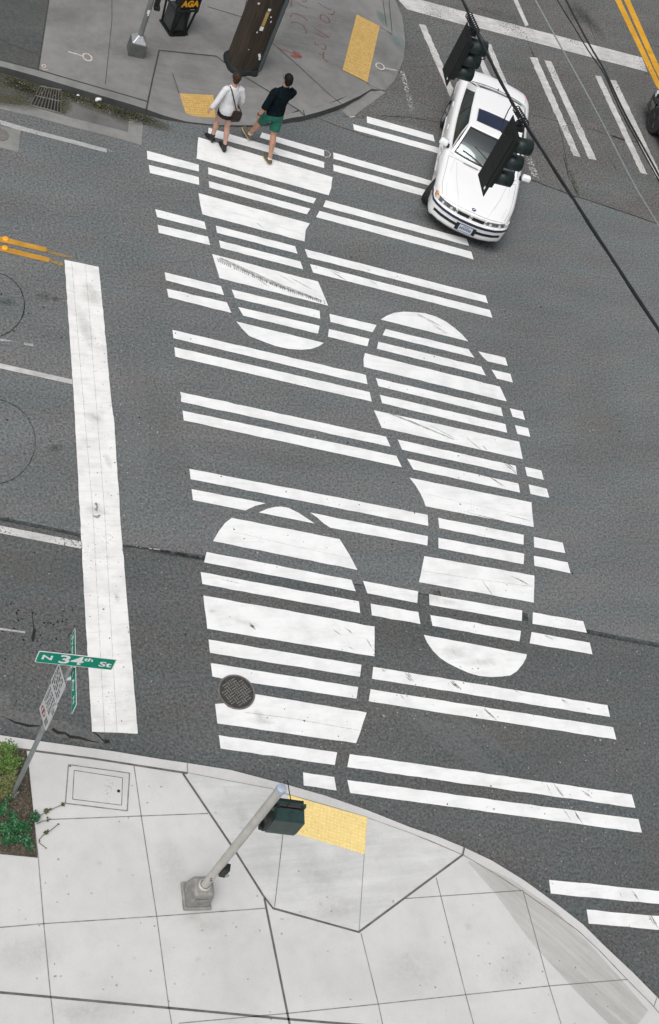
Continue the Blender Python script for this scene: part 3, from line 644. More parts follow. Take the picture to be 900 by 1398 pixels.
struct(ribbons('sidewalk_joint', [([(387, 1134, .06), (381, 1187, .10), (375, 1238, .146)], .012), ([(497.5, 1166, .06), (494, 1218, .10), (490.5, 1270, .146)], .008), ([(394, 1085, .03), (447, 1100, .02), (501.4, 1116, .03)], .02), ([(256, 1055, .142), (314, 1066, .09), (371, 1076.5, .04), (394, 1085, .03)], .008), ([(501.4, 1116, .03), (560, 1137, .08), (632, 1167, .15)], .008), ([(632, 1167, .15), (672, 1190, .15), (714, 1217, .15), (756, 1246, .15), (790, 1271, .15), (818, 1297, .15), (858, 1339, .15), (890, 1371, .15), (930, 1418, .15)], .013)], M['jointthin'], .007))
struct(ribbons('sidewalk_scuff', [([(640, 1176), (690, 1213), (740, 1262), (800, 1325), (870, 1400)], [.03, .40, .70, .75, .65])], M['band'], J+.003))
struct(stain('sidewalk_stain', [(268, 1250, .35, .10, .2), (285, 1262, .25, .15, 0), (236, 1185, .25, .5, .2), (136, 1178, .05, .04, 0), (163, 1188, .04, .04, 0), (308, 1078, .04, .09, .3), (270, 1310, .05, .04, 0), (640, 1265, .08, .06, 0), (304, 1243, .06, .04, 0), (45, 1300, .5, .3, 0), (700, 1320, .5, .3, .4), (120, 1380, .7, .2, 0), (560, 1320, .5, .4, 0), (430, 1190, .3, .5, .2), (460, 1240, .4, .2, 0), (330, 1110, .1, .2, 0), (330, 1130, .05, .03, 0), (184, 1308, .03, .03, 0), (620, 1290, .03, .05, .4)], M['grime_light'], J+.002))
random.seed(21)
gs = [q for q in [(random.uniform(20, 880), random.uniform(1060, 1395), random.uniform(.008, .022), random.uniform(.008, .02), 0) for _ in range(120)] if q[1] > 1180+max(0, q[0]-560)*.55 or (q[0] < 240 and q[1] > 1060)]
struct(stain('gum_spot', gs, decal('gum', (.17, .165, .15), .95, 20, .25, strength=.6), J+.0025))
# ------------------------------------------------------------------ far sidewalk (upper left)
fo = [(-800, -105, .15), (0, 90.3, .15), (46.7, 103, .15), (105, 120.7, .15), (177, 141.7, .15), (200, 149, .14), (225, 158, .10), (255, 166, .04), (300, 171, .03), (345, 171, .05), (375, 166, .10), (400, 160.5, .14), (414, 158.5, .15), (440, 151.5, .15), (465, 143, .15), (492, 130.5, .12), (507, 121.5, .06), (526.4, 123, .012), (538.9, 109.7, .012), (551.4, 80.5, .012), (553.3, 55.5, .02), (550, 25, .06), (540, 0, .10), (528, -28, .15), (505, -80, .15), (470, -160, .15), (400, -330, .15)]
fi = [(-800, -114, .15), (0, 81.5, .15), (53.7, 95.5, .15), (110, 112, .15), (200.7, 138, .15), (206, 141, .145), (232, 150, .10), (258, 159.5, .05), (294, 161.5, .05), (340, 163.5, .07), (368, 159.5, .12), (396, 155, .147), (408, 152, .15), (436, 145, .15), (462, 137, .15), (486, 125.5, .15), (501.5, 113, .15), (505, 112, .15), (512, 100, .15), (522, 70, .15), (531, 44, .15), (527, 25, .15), (523, 0, .15), (512, -28, .15), (490, -80, .15), (455, -160, .15), (385, -330, .15)]
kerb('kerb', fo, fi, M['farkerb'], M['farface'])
struct(sheet('sidewalk', [px(fi)[:6]+px([(217.5, 68.4), (295.5, 76.5), (309, 87), (335, 105), (372, 127.5), (408, 150)], .15)+px(fi)[12:]+px([(-800, -480)], .15)], M['farslab']))
struct(sheet('curb_ramp', [px([(206, 141, .146), (217.5, 68.4, .148), (295.5, 76.5, .148), (291.5, 130, .09), (245, 127.7, .09), (255, 159.3, .05), (232, 150, .10)]),
    px([(295.5, 76.5, .148), (309, 87, .148), (335, 105, .148), (372, 127.5, .148), (408, 150, .148), (396, 155, .146), (368, 159.5, .12), (340, 163.5, .07), (294.5, 161.5, .05), (291.5, 130, .09)]),
    px([(245, 127.7, .09), (291.5, 130, .09), (294.5, 161.5, .05), (255, 159.3, .05)])], M['farramp']))
struct(sheet('gutter_apron', [px([(466.7, 151.4), (479, 161), (526.6, 126), (508, 118.5)], .006)], M['gutter']))
struct(sheet('sidewalk_patch', [px([(-795, -114), (0, 81), (52.2, 94.5), (66.7, 0), (85, -120), (-795, -330)], .153)], M['darkwalk']))
struct(sheet('sidewalk_patch', [px([(487, 19.5), (518.5, 36), (530, 44), (523, 68), (510, 104), (501, 112.4), (467.7, 95.3)], .153)], M['ramp' if False else 'farramp']))
struct(sheet('sidewalk_patch', [px([(487, 19.5), (440, -6), (420, -18), (390, 40), (372, 56), (405, 70), (445, 84), (467.7, 95.3)], .1525)], M['farramp']))
F_ = .1545
struct(ribbons('sidewalk_joint', [([(217.5, 68.4), (295.5, 76.5), (309, 87), (335, 105), (372, 127.5), (408, 150), (415.5, 157.5)], .03), ([(217.5, 68.4), (208, 110), (199.7, 150)], .03), ([(-800, -114), (0, 81.5), (53.7, 95.5), (110, 112), (200.7, 138)], .03), ([(66.7, 0), (52.2, 95.5)], .03), ([(85, -120), (66.7, 0)], .03), ([(370.5, 57), (410, 92), (450, 129), (467, 142)], .02)], M['fjoint'], F_))
struct(ribbons('sidewalk_joint', [([(283.5, 9), (331.5, 23.4)], .02), ([(337, 0), (327, 48)], .02), ([(153, -20), (153, 27), (144, 115.5)], .012), ([(235.5, 99), (245, 127.5)], .012), ([(487, 19), (519, 36.5), (536, 47)], .02), ([(467, 95), (501.5, 113), (505, 116), (527, 126)], .015), ([(523, 0), (527.5, 36)], .015), ([(531, -5), (535.5, 44)], .012), ([(414, 150.5), (417, 160)], .02), ([(0, 53), (13, 60), (52, 74)], .03), ([(-60, 30), (0, 53)], .02)], M['fjoint'], F_))
# utility spray marks
def crop(o, s, pts): return [(o[0]+x/s, o[1]+y/s) for x, y in pts]
g = lambda *p: crop((350, 0), 7.5, p)
red = [g((635, 25), (690, 70), (770, 100)), g((800, 112), (795, 138), (770, 150)), g((735, 140), (790, 150)), g((655, 165), (665, 200), (720, 238), (752, 225), (745, 190), (700, 155), (665, 152), (655, 165)),
       g((595, 290), (680, 340), (745, 380)), g((610, 345), (680, 375), (745, 382)), g((600, 430), (605, 455), (640, 465)), g((690, 445), (715, 470), (705, 505), (670, 500)), g((690, 530), (685, 595), (730, 635)), g((640, 545), (700, 580)),
       g((365, -10), (355, 70)), g((380, 5), (450, 45), (530, 85)), g((470, 20), (510, 15), (515, -20)), g((360, 135), (420, 140), (490, 180), (525, 215)), g((365, 105), (366, 112)), g((355, 235), (410, 225), (480, 260), (515, 320), (505, 345)), g((360, 150), (350, 175))]
struct(ribbons('utility_marking', [(l, .032) for l in red], M['redspray'], F_+.002))
struct(ribbons('utility_marking', [(g((210, 490), (300, 515), (400, 560)), .03), (g((375, 525), (420, 555), (468, 585)), [.05, .16, .04]), (g((345, 570), (400, 580), (465, 587)), [.03, .12, .05])], M['redarrow'], F_+.002))
el = lambda cx, cy, rx, ry, an: [(cx+rx*math.cos(t*PI/10)*math.cos(an)-ry*math.sin(t*PI/10)*math.sin(an), cy+rx*math.cos(t*PI/10)*math.sin(an)+ry*math.sin(t*PI/10)*math.cos(an)) for t in range(21)]
struct(ribbons('utility_marking', [(el(119.3, 78, 6.6, 4.2, .5), .035), ([(93.3, 70.5), (104, 73.5), (113, 76.5)], .035), (el(519, 90.4, 6.2, 3.6, .55), .035), ([(525, 92.8), (534, 94.5), (541.5, 96)], .03), (el(60, 90, 2.5, 2, .3), .02), ([(57, 93), (60, 95.5), (66, 95)], .02)], M['whitespray'], F_+.002))
struct(ribbons('utility_marking', [([(443.4, 205), (448, 206.5), (451.5, 210), (449.5, 214), (443.8, 214.5)], .02), ([(478, 160), (485, 158.5)], .03)], M['whitespray'], .0115))
struct(stain('utility_marking', [(544, 55, .25, .3, .5), (522, 25, .15, .35, .2), (390, 5, .4, .2, 0)], M['tealspray'], F_+.001))
struct(stain('sidewalk_stain', [(430, 45, 1.0, .7, .2), (400, 60, .8, .4, 0), (455, 85, .6, .3, -.4), (186, 60, .9, .5, 0), (240, 60, .7, .3, 0), (330, 110, .6, .2, 0), (120, 60, .8, .5, 0), (260, 100, .5, .4, 0), (300, 60, .8, .4, 0), (70, 20, 1, .5, 0), (180, 74, .5, .3, 0), (460, 30, .9, .5, .2), (520, 70, .3, .5, 0)], M['grime'], F_+.0005))
# gutter pan with storm drain
h = lambda *p: crop((0, 60), 4.286, p)
struct(sheet('gutter', [px(h((-300, 300), (0, 345), (170, 360), (390, 425), (750, 515), (757, 405), (843, 405), (828, 592), (700, 555), (600, 530), (400, 480), (200, 425), (0, 380), (-300, 330)), .006)], M['gutter']))
struct(sheet('gutter', [px(h((-300, 90), (0, 165), (240, 250), (480, 305), (700, 375), (860, 425), (757, 405), (750, 515), (390, 425), (170, 360), (0, 345), (-300, 300)), .0055)], M['gutter2']))
struct(stain('gutter_moss', [(20, 115, 1.1, .35, -.2), (10, 135, 1.0, .3, 0), (35, 120, .5, .25, -.4), (48, 112, .4, .12, -.3), (90, 128, .5, .2, -.4), (87, 143, .2, .3, 0), (120, 140, .9, .22, -.4), (160, 150, .9, .25, -.3), (178, 158, .5, .3, 0), (205, 166, .5, .2, -.3)], M['moss'], .009))
struct(sheet('road_patch', [px(h((-200, 440), (0, 478), (122, 503), (108, 633), (0, 605), (-200, 560)), .0062)], M['gutter']))
# vegetation film and dirt along the kerb foot
wd = MB()
def blade(mb, c, h_, w, lean, an):
    d = Vector((math.cos(an), math.sin(an), 0)); s = Vector((-d.y, d.x, 0))*w
    a = Vector(c); b = a+d*lean*.45+Vector((0, 0, h_*.6)); e = a+d*lean+Vector((0, 0, h_))
    mb.quad(a-s, a+s, b+s*.8, b-s*.8); mb.face((b-s*.8, b+s*.8, e))
for (x0, y0, x1, y1, n_) in ((0, 100, 58, 119, 130), (58, 119, 110, 134, 90), (110, 134, 205, 161, 200), (82, 128, 88, 157, 70), (40, 118, 48, 130, 40), (770, 212, 790, 268, 60), (780, 235, 789, 262, 60)):
    for i in range(n_):
        t = random.random(); q = gp(x0+(x1-x0)*t+random.gauss(0, 1.4), y0+(y1-y0)*t+abs(random.gauss(0, 2.2)), .006)
        blade(wd, q, random.uniform(.02, .05), random.uniform(.003, .007), random.uniform(.01, .05), random.uniform(0, 6.3))
stuff(wd.build('kerbside_weeds', simple('weeds', (.095, .095, .035), .9, 0, .6, 10), recalc=False))
lf = MB()
for i in range(38):
    t = random.random(); q = gp(random.choice((20, 40, 50, 95, 130))+random.gauss(0, 9), 0, .01); x = random.uniform(5, 190); q = gp(x, 102+x*.33+abs(random.gauss(0, 3)), .012)
    r = random.uniform(.008, .025); a = random.uniform(0, 6.3); d = Vector((math.cos(a), math.sin(a), random.uniform(-.2, .5)))*r; s = Vector((-math.sin(a), math.cos(a), 0))*r*.6
    lf.quad(q-d, q+s, q+d, q-s)
stuff(lf.build('gutter_leaf_litter', simple('pale_litter', (.26, .21, .14), .9, 0, .6, 6), recalc=False))
V = Vector
# ------------------------------------------------------------------ tactile paving
def tactile(q, label, mat, z, nx_, ny_):
    P = [gp(*p) if len(p) == 3 else gp(p[0], p[1], z) for p in q]
    mb = MB(); lift = V((0, 0, .006)); Q = [p+lift for p in P]; dn_ = V((0, 0, -.02))
    mb.quad(*Q)
    for i in range(4): mb.quad(Q[i], P[i]+dn_, P[(i+1) % 4]+dn_, Q[(i+1) % 4])
    o = mb.build('tactile_panel', M['pad_base'] if mat is M['pad'] else M['padfar_base'])  # panel toned a little darker than its domes so the dots stand out
    tag(o, label, 'tactile paving', 'yellow tactile panels on the curb ramps')
    d = MB()
    for i in range(nx_):
        for j in range(ny_):
            u, v = (i+.5)/nx_, (j+.5)/ny_; c = Q[0].lerp(Q[1], u).lerp(Q[3].lerp(Q[2], u), v)
            d.lathe([(.0185, 0), (.017, .004), (.010, .007)], c, 6)
    stuff(d.build('domes', mat, o, smooth='full'))
tactile([(394, 1085.3, .032), (501.4, 1116, .032), (497.7, 1166, .062), (388, 1133, .062)], 'clean bright yellow tactile panel on the pale ramp by the pedestrian signal', M['pad'], 0, 22, 11)
tactile([(245, 127.7, .092), (291.5, 130, .092), (294.5, 161, .052), (255, 159.2, .052)], 'small worn yellow tactile panel just ahead of the walking woman', M['padfar'], 0, 12, 10)
tactile([(487, 19.5), (518.6, 36), (501.5, 112.4), (467.7, 95.3)], 'long worn yellow tactile panel beside the red spray writing', M['padfar'], .157, 11, 24)
# ------------------------------------------------------------------ iron covers
def manhole(pxc, r, label, z, rzv=0, pattern=True):
    c = gp(*pxc, z); t = thing('manhole_cover', c, label, 'manhole cover', None, rzv)
    mb = MB(); mb.lathe([(r, 0), (r, .012), (r*.93, .013), (r*.92, .008)], (0, 0, 0), 40); mb.build('ring', M['iron'], t, smooth=True)
    mb = MB(); mb.lathe([(r*.915, 0), (r*.915, .010)], (0, 0, 0), 40); mb.build('lid', M['irondark'] if pattern else M['iron'], t)
    if pattern:
        mb = MB(); n = 6; s = r*1.75/n
        for i in range(-n//2-1, n//2+2):
            for j in range(-n//2-1, n//2+2):
                x, y = i*s, j*s
                if math.hypot(x, y) > r*.82: continue
                ho = (i+j) % 2
                for k in (-1, 1):
                    d = k*s*.24
                    mb.box((x+(0 if ho else d), y+(d if ho else 0), .013), (s*.94 if ho else s*.20, s*.20 if ho else s*.94, .009))
        mb.build('tread_pattern', M['iron'], t)
    return t
manhole((323, 945), .292, 'round cast iron manhole cover with a basket weave tread in the nearest footprint', .009, .5)
manhole((-1, 183.5), .17, 'small plain dark round cover cut off by the left edge of the photo', .007, 0, False)
# storm drain grate
A, B, C_, D_ = [gp(*p, .012) for p in crop((0, 60), 4.286, ((235, 248), (360, 270), (357, 405), (178, 358)))]
t = thing('drain_grate', (A+B+C_+D_)/4, 'rusty barred storm drain grate in the weedy gutter', 'drain grate')
O0 = (A+B+C_+D_)/4
mb = MB(); mb.quad(*[p-O0-V((0, 0, .005)) for p in (A, B, C_, D_)]); mb.build('pit', M['pit'], t)
mb = MB()
for i in range(10):
    u = i/9; a, b = A.lerp(B, u)-O0, D_.lerp(C_, u)-O0; mb.tube([a, b], .011, 4)
mb.build('bars', M['grate'], t)
mb = MB()
for v in (0, .5, 1):
    a, b = A.lerp(D_, v)-O0, B.lerp(C_, v)-O0; mb.tube([a+V((0, 0, .003)), b+V((0, 0, .003))], .013 if v == .5 else .018, 4)
mb.build('cross_bar', M['grate'], t)
# utility vault lid
c8 = lambda *p: [gp(x/3.6, 830+y/3.6, .156) for x, y in p]
R1 = c8((337, 770), (637, 812), (625, 997), (322, 960)); R2 = c8((365, 798), (603, 835), (598, 970), (357, 940)); O0 = sum(R1, V())/4
t = thing('utility_vault', O0, 'rectangular concrete utility vault lid set in the pale sidewalk', 'utility lid')
mb = MB()
for i in range(4): mb.quad(R1[i]-O0, R1[(i+1) % 4]-O0, R2[(i+1) % 4]-O0, R2[i]-O0)
mb.build('frame', M['kerb'], t)
mb = MB(); mb.quad(*[p-O0+V((0, 0, -.001)) for p in R2]); mb.build('lid', M['slab'], t)
mb = MB()
for R_, w in ((R1, .008), (R2, .006)):
    for i in range(4): mb.tube([R_[i]-O0+V((0, 0, .0015)), R_[(i+1) % 4]-O0+V((0, 0, .0015))], w, 4)
mb.build('gap', M['jointthin'], t)
mb = MB(); q = gp(162, 1080, .158)-O0; mb.lathe([(.022, 0), (.022, .003)], q, 12); q = gp(96, 1046, .158)-O0; mb.lathe([(.012, 0), (.012, .003)], q, 8); mb.build('lift_hole', M['black'], t)
mb = MB()
for i in range(26):
    q = gp(149+random.gauss(0, 3), 1078+random.gauss(0, 9), .158)-O0; mb.box(q, (.012, .006, .002), random.uniform(0, 3))
mb.build('rubbed_stamp', M['jointthin'], t)
# raised road reflectors
for i, (p, lb) in enumerate((((7.8, 325.8), 'amber road reflector on the upper of the two yellow lines'), ((7, 338.3), 'amber road reflector on the lower of the two yellow lines'))):
    t = thing('road_reflector', gp(*p, .010), lb, 'road reflector', 'amber reflectors on the yellow centre line', math.radians(-10))
    mb = MB(); mb.lathe([(.058, -.002), (.055, .008), (.035, .018), (.01, .02)], (0, 0, 0), 14); mb.build('body', M['reflector'], t)
    mb = MB(); mb.box((.042, 0, .011), (.012, .07, .012)); mb.build('lens', M['amber'], t)
# ------------------------------------------------------------------ pedestrian signal
Q = gp(267, 1224, .15)
Q = V((6.487, 5.690, .15))
t = thing('pedestrian_signal', Q, 'pale steel pole carrying a dark green pedestrian signal on a cast pedestal', 'pedestrian signal')
mb = MB(); mb.box((0, 0, .025), (.40, .40, .05), math.radians(-6), .97); mb.build('base_flange', M['pedestal'], t, bevel=.03)
mb = MB(); mb.box((0, 0, .22), (.35, .35, .35), math.radians(-6), .80); ped = mb.build('pedestal', M['pedestal'], t, bevel=.045)
mb = MB(); mb.box((-.02, -.160, .21), (.19, .012, .17), math.radians(-6)); mb.build('access_door', M['pedestal'], ped, bevel=.02)
mb = MB(); mb.lathe([(.085, .385), (.085, .43), (.066, .445), (.066, .40)], (0, 0, 0), 20); mb.build('collar', M['polegrey'], t, smooth=True)
mb = MB(); mb.lathe([(.056, .40), (.056, 3.40)], (0, 0, 0), 20); pole = mb.build('pole', M['polegrey'], t, smooth=True)
mb = MB(); mb.lathe([(.062, 3.38), (.064, 3.43), (.058, 3.455), (.03, 3.465)], (0, 0, 0), 20); mb.build('cap', M['capblue'], t, smooth=True)
# signal head: hung on the far right of the pole
hd = thing  # (head is a part of the pole's thing)
ang = math.radians(-13); ex = V((math.cos(ang), math.sin(ang), 0)); ey = V((-ex.y, ex.x, 0)); zt = 2.80-.15
hc = ex*.395+ey*.08      # centre of the box plan
def hp(u, v, z): return V((0, 0, 0))+hc+ex*u+ey*v+V((0, 0, z))
def pbox(mb, u, v, z, du, dv, dz, tp=1.0): mb.box(hp(u, v, z), (du, dv, dz), ang, 1)
mb = MB()
P = []
for (du, dv, z) in ((.185, .082, zt-.42), (.195, .088, zt-.36), (.195, .088, zt-.045), (.172, .066, zt)):
    P.append([hp(sx*du, sy*dv, z) for sx, sy in ((-1, -1), (1, -1), (1, 1), (-1, 1))])
for i in range(3):
    for j in range(4): mb.quad(P[i][j], P[i][(j+1) % 4], P[i+1][(j+1) % 4], P[i+1][j])
mb.quad(*P[3]); mb.quad(*reversed(P[0]))
head = mb.build('signal_housing', M['siggreen'], t, bevel=.018)
mb = MB(); mb.tube([hp(-.15, .095, zt+.004), hp(.135, .095, zt+.004)], .016, 8); mb.build('hinge_rod', M['hinge'], head)
for u in (-.16, .145):
    mb = MB(); pbox(mb, u, .085, zt-.005, .03, .06, .045); mb.build('hinge_lug', M['sigblack'], head)
mb = MB(); pbox(mb, 0, .125, zt-.2, .41, .05, .42); mb.build('door', M['siggreen'], head, bevel=.01)
mb = MB()
for k in range(9): pbox(mb, 0, .172, zt-.38+k*.045, .36, .05, .006)
mb.build('louvre_visor', M['sigblack'], head)
mb = MB(); mb.lathe([(.034, 0), (.034, .008), (.024, .010), (.022, .004)], hp(.02, -.005, zt), 16); mb.build('top_plug', M['siggreen'], head, smooth=True)
mb = MB(); pbox(mb, .02, -.052, zt+.001, .035, .03, .008); mb.build('drain_tab', M['siggreen'], head)
mb = MB(); pbox(mb, -.235, -.02, zt-.10, .10, .12, .10); pbox(mb, -.235, -.02, zt-.36, .10, .12, .06); pbox(mb, -.22, -.02, zt-.23, .05, .14, .32); mb.build('mounting_bracket', M['sigblack'], head, bevel=.012)
mb = MB(); mb.tube([V((.04, .04, 3.30)), V((.10, .12, 3.34)), V((.20, .18, 3.22)), hp(-.05, .10, zt+.15), hp(-.06, .06, zt)], .006, 6); mb.build('cable', M['wire'], t)
mb = MB(); mb.box((.075, -.045, 1.02), (.085, .10, .24), math.radians(-20)); pb = mb.build('push_button_box', M['sigblack'], t, bevel=.008)
mb = MB(); mb.lathe([(.028, 0), (.024, -.018)], (.10, -.105, 1.0), 12, 'y'); mb.build('button', M['galv'], pb)
mb = MB(); mb.box((-.02, -.058, .72), (.03, .004, .04)); mb.box((-.035, -.05, .78), (.02, .004, .03), -.5); mb.build('sticker_remains', M['signtext'], t)
# ------------------------------------------------------------------ street sign post
P0 = V((4.279, 7.373, .12))
t = thing('sign_post', P0, 'thin grey sign post in the planting bed carrying two green street name blades', 'street sign')
mb = MB(); mb.lathe([(.031, -.05), (.031, 3.58)], (0, 0, 0), 14); mb.build('pole', M['galv'], t, smooth=True)
mb = MB(); mb.lathe([(.05, .0), (.05, .04), (.036, .05)], (0, 0, 0), 14)
for a in range(4): mb.box((.055*math.cos(a*PI/2), .055*math.sin(a*PI/2), .03), (.03, .03, .04), a)
mb.build('ground_collar', M['chrome'], t)
def blade_sign(name, heading, ctr, L, Hh, z_top, txt, bgcol, r=.02, face=-1):
    ex = V((math.cos(heading), math.sin(heading), 0)); nrm = V((ex.y, -ex.x, 0))*1.0     # visible side
    O = V((ctr[0], ctr[1], z_top-Hh/2))
    def outline(l, h_, rr, off):
        pts = []
        for cx, cy, a0 in ((l/2-rr, h_/2-rr, 0), (-l/2+rr, h_/2-rr, 90), (-l/2+rr, -h_/2+rr, 180), (l/2-rr, -h_/2+rr, 270)):
            for k in range(5):
                a = math.radians(a0+k*22.5); pts.append(O+ex*(cx+rr*math.cos(a))+V((0, 0, cy+rr*math.sin(a)))+nrm*off)
        return pts
    mb = MB(); a, b = outline(L, Hh, r, .002), outline(L, Hh, r, -.002); n = len(a)
    mb.face(a); mb.face(b[::-1])
    for i in range(n): mb.quad(a[i], b[i], b[(i+1) % n], a[(i+1) % n])
    s = mb.build(name, M['signwhite'] if bgcol else M['signgrey'], t)
    if bgcol:
        mb = MB(); mb.face(outline(L-.022, Hh-.022, r*.8, .0035)); mb.face(outline(L-.022, Hh-.022, r*.8, -.0035)[::-1]); mb.build('green_field', M['signgreen'], s)
    mw = Matrix.Translation(O+nrm*.006) @ Matrix(((ex.x, 0, nrm.x), (ex.y, 0, nrm.y), (0, 1, 0))).to_4x4()
    if txt: letters('lettering', txt, M['signwhite'], s, mw)
    return s, O, ex, nrm
blade_sign('street_name_blade', math.radians(-10), (.0, -.035), .885, .25, 3.84, [('N', .135, -.325, .005, .004, 1.25), ('34', .25, -.055, .0, .006, 1.15), ('th', .105, .135, .055, .003, 1.2), ('St', .15, .335, -.012, .004, 1.2)], True)
blade_sign('street_name_blade', math.radians(-98), (.045, .0), 1.0, .235, 3.53, [('Fremont', .145, -.20, .0, .004, 1.0), ('Av', .145, .185, .0, .004, 1.0), ('N', .11, .38, .0, .004, 1.1)], True)
mb = MB(); mb.box((.01, 0, 3.565), (.06, .06, .05)); mb.box((.02, -.01, 3.27), (.05, .05, .05)); mb.build('blade_clamp', M['signwhite'], t)
s, O, ex, nrm = blade_sign('parking_sign', math.radians(-83.6), (-.045, .04), .31, .45, 3.26, None, False, .03)
def rows(s, O, ex, nrm, spec, mat, name='text_rows'):
    mb = MB()
    for (u, z, w, h_) in spec:
        p = O+ex*u+V((0, 0, z))+nrm*.0045; a = ex*w/2; b = V((0, 0, h_/2)); mb.quad(p-a-b, p+a-b, p+a+b, p-a+b)
    mb.build(name, mat, s)
random.seed(3)
sp = []
for k in range(6):
    u = -.13
    while u < .10:
        w = random.uniform(.03, .09); sp.append((u+w/2, .17-k*.066, w, .034)); u += w+.025
rows(s, O, ex, nrm, sp, M['signtext'])
s, O, ex, nrm = blade_sign('parking_sign', math.radians(-83.6), (-.045, .02), .31, .66, 2.80, None, False, .03)
sp = []
for k in range(6):
    u = -.13
    while u < .10:
        w = random.uniform(.02, .07); sp.append((u+w/2, .28-k*.062, w, .03)); u += w+.02
rows(s, O, ex, nrm, sp, M['signtext'])
mb = MB(); ring = []
for a in range(24):
    q = 2*PI*a/24; ring.append([O+nrm*.0045+ex*(math.cos(q)*r_-.055)+V((0, 0, -.20+math.sin(q)*r_)) for r_ in (.07, .052)])
for a in range(24): mb.quad(ring[a][0], ring[(a+1) % 24][0], ring[(a+1) % 24][1], ring[a][1])
mb.build('red_ring', M['signred'], s)
rows(s, O, ex, nrm, [(-.055, -.20, .03, .09), (.08, -.16, .08, .03), (.08, -.21, .07, .03), (.08, -.26, .08, .03)], M['signtext'], 'parking_symbol')
# ------------------------------------------------------------------ far pole and news rack
Q = (gp(174.7, 76, .15)+gp(196, 80.7, .15))/2; ax = gp(196, 80.7, .15)-gp(174.7, 76, .15); w = ax.length; a0 = math.atan2(ax.y, ax.x)
c = Q+V((-math.sin(a0), math.cos(a0), 0))*w*.5
t = thing('signal_pole', c, 'thin grey pole on a square metal base on the darker far sidewalk', 'signal pole', None, a0)
mb = MB(); mb.box((0, 0, .15), (w, w, .30), 0, .97); mb.build('base', M['farbase'], t, bevel=.008)
mb = MB(); mb.box((0, 0, .375), (w*.97, w*.97, .15), 0, .28); mb.build('base_hood', M['farbasetop'], t, bevel=.02)
mb = MB(); mb.lathe([(.055, .35), (.055, 4.2)], (0, 0, 0), 16); mb.build('pole', M['farpole'], t, smooth=True)
mb = MB(); mb.box((.13, .02, 1.42), (.09, .11, .55)); mb.box((.14, -.02, 1.15), (.12, .12, .08)); pbx = mb.build('push_button_box', M['sigblack'], t, bevel=.01)
mb = MB(); mb.box((.0, -.056, 1.03), (.05, .006, .09)); mb.box((.01, -.058, .96), (.03, .006, .03)); mb.build('sticker', M['flyer'], t)
# news rack: tubular stand, wire mesh panels, box with orange letters
fx = lambda x, y: gp(215+x/12, y/12, .15)
a, b = fx(215, 600), fx(490, 590); ax = b-a; w = .46; a0 = math.atan2(ax.y, ax.x)
c = (a+b)/2+V((-math.sin(a0), math.cos(a0), 0))*.26
t = thing('news_rack', c, 'black tube framed news rack with orange lettering near the top edge', 'news rack', None, a0)
mb = MB(); mb.box((0, 0, .02), (w, .50, .04)); mb.box((-.02, -.03, .005), (w*.8, .48, .01)); mb.build('base_plate', M['rackblack'], t, bevel=.01)
for sx in (-1, 1):
    for sy in (-1, 1):
        mb = MB(); mb.tube([V((sx*w*.42, sy*.2, .03)), V((sx*w*.5, sy*.23, .55)), V((sx*w*.56, sy*.24, .62))], .024, 8); mb.build('leg', M['rackblack'], t)
mb = MB()
for sx in (-1, 1): mb.tube([V((sx*.17, -.215, .05)), V((sx*.04, -.215, .60))], .022, 8)
mb.build('brace', M['rackblack'], t)
mb = MB(); mb.tube([V((-w*.56, -.24, .62)), V((w*.56, -.24, .62)), V((w*.56, .24, .62)), V((-w*.56, .24, .62)), V((-w*.56, -.24, .62))], .028, 8); mb.build('shelf_rail', M['rackblack'], t)
mb = MB(); mb.box((0, .02, .30), (w*.8, .35, .48)); mb.build('mesh_panel', M['rackpanel'], t)
mb = MB(); mb.box((.09, 0, .95), (.42, .44, .62)); bx = mb.build('rack_box', M['rackblack'], t, bevel=.012)
mw = Matrix.Translation((.045, -.226, .78)) @ Matrix(((1, 0, 0), (0, 0, -1), (0, 1, 0))).to_4x4()
letters('lettering', [('AGA', .20, 0, 0, .012, .95)], M['orange'], bx, mw)
mb = MB(); mb.tube([V((w*.56, -.2, .62)), V((w*.62, -.1, 1.3)), V((w*.62, .2, 1.4))], .05, 8); mb.tube([V((-w*.56, -.24, .62)), V((-w*.50, -.2, 1.4))], .024, 8); mb.build('side_rail', M['rackblack'], t)
# ------------------------------------------------------------------ telephone pole
lf_, rg_ = gp(313, 93, .15), gp(349, 97, .15); ax = (rg_-lf_); r = ax.length/2*.97; c = (lf_+rg_)/2+V((.0, .16, 0))
t = thing('utility_pole', c, 'thick dark brown wooden utility pole with a grey conduit and torn flyers', 'utility pole')
mb = MB(); sq = lambda q: 1/((abs(math.cos(q))**4.5+abs(math.sin(q))**4.5)**(1/4.5)); t.rotation_euler = (0, 0, math.atan2(ax.y, ax.x))
n = 40; hts = [-.1, .3, .8, 1.4, 2.0, 2.6, 3.2, 5.0, 7.0, 9.2]
k0 = len(mb.v)
for i, hh in enumerate(hts):
    for j in range(n):
        q = 2*PI*j/n; rr = r*sq(q)*(1-.012*hh)*(1-.06*(1 if j in (29, 34) else 0)+.012*noise.noise(V((math.cos(q)*3, math.sin(q)*3, hh))))
        mb.v.append((rr*math.cos(q), rr*math.sin(q), hh))
for i in range(len(hts)-1):
    for j in range(n): mb.f.append((i*n+j, i*n+(j+1) % n, (i+1)*n+(j+1) % n, (i+1)*n+j)); mb.mi.append(0)
mb.f.append(tuple((len(hts)-1)*n+j for j in range(n))); mb.mi.append(0)
mb.build('trunk', M['wood'], t, smooth=60)
a0 = math.radians(-32)
mb = MB(); cx_, cy_ = r+.06, -r*.45
mb.lathe([(.055, -.1), (.055, 8.6)], (cx_, cy_, 0), 12); mb.build('conduit', simple('conduit_grey', (.13, .16, .16), .45, .4, .15, 8), t, smooth=True)
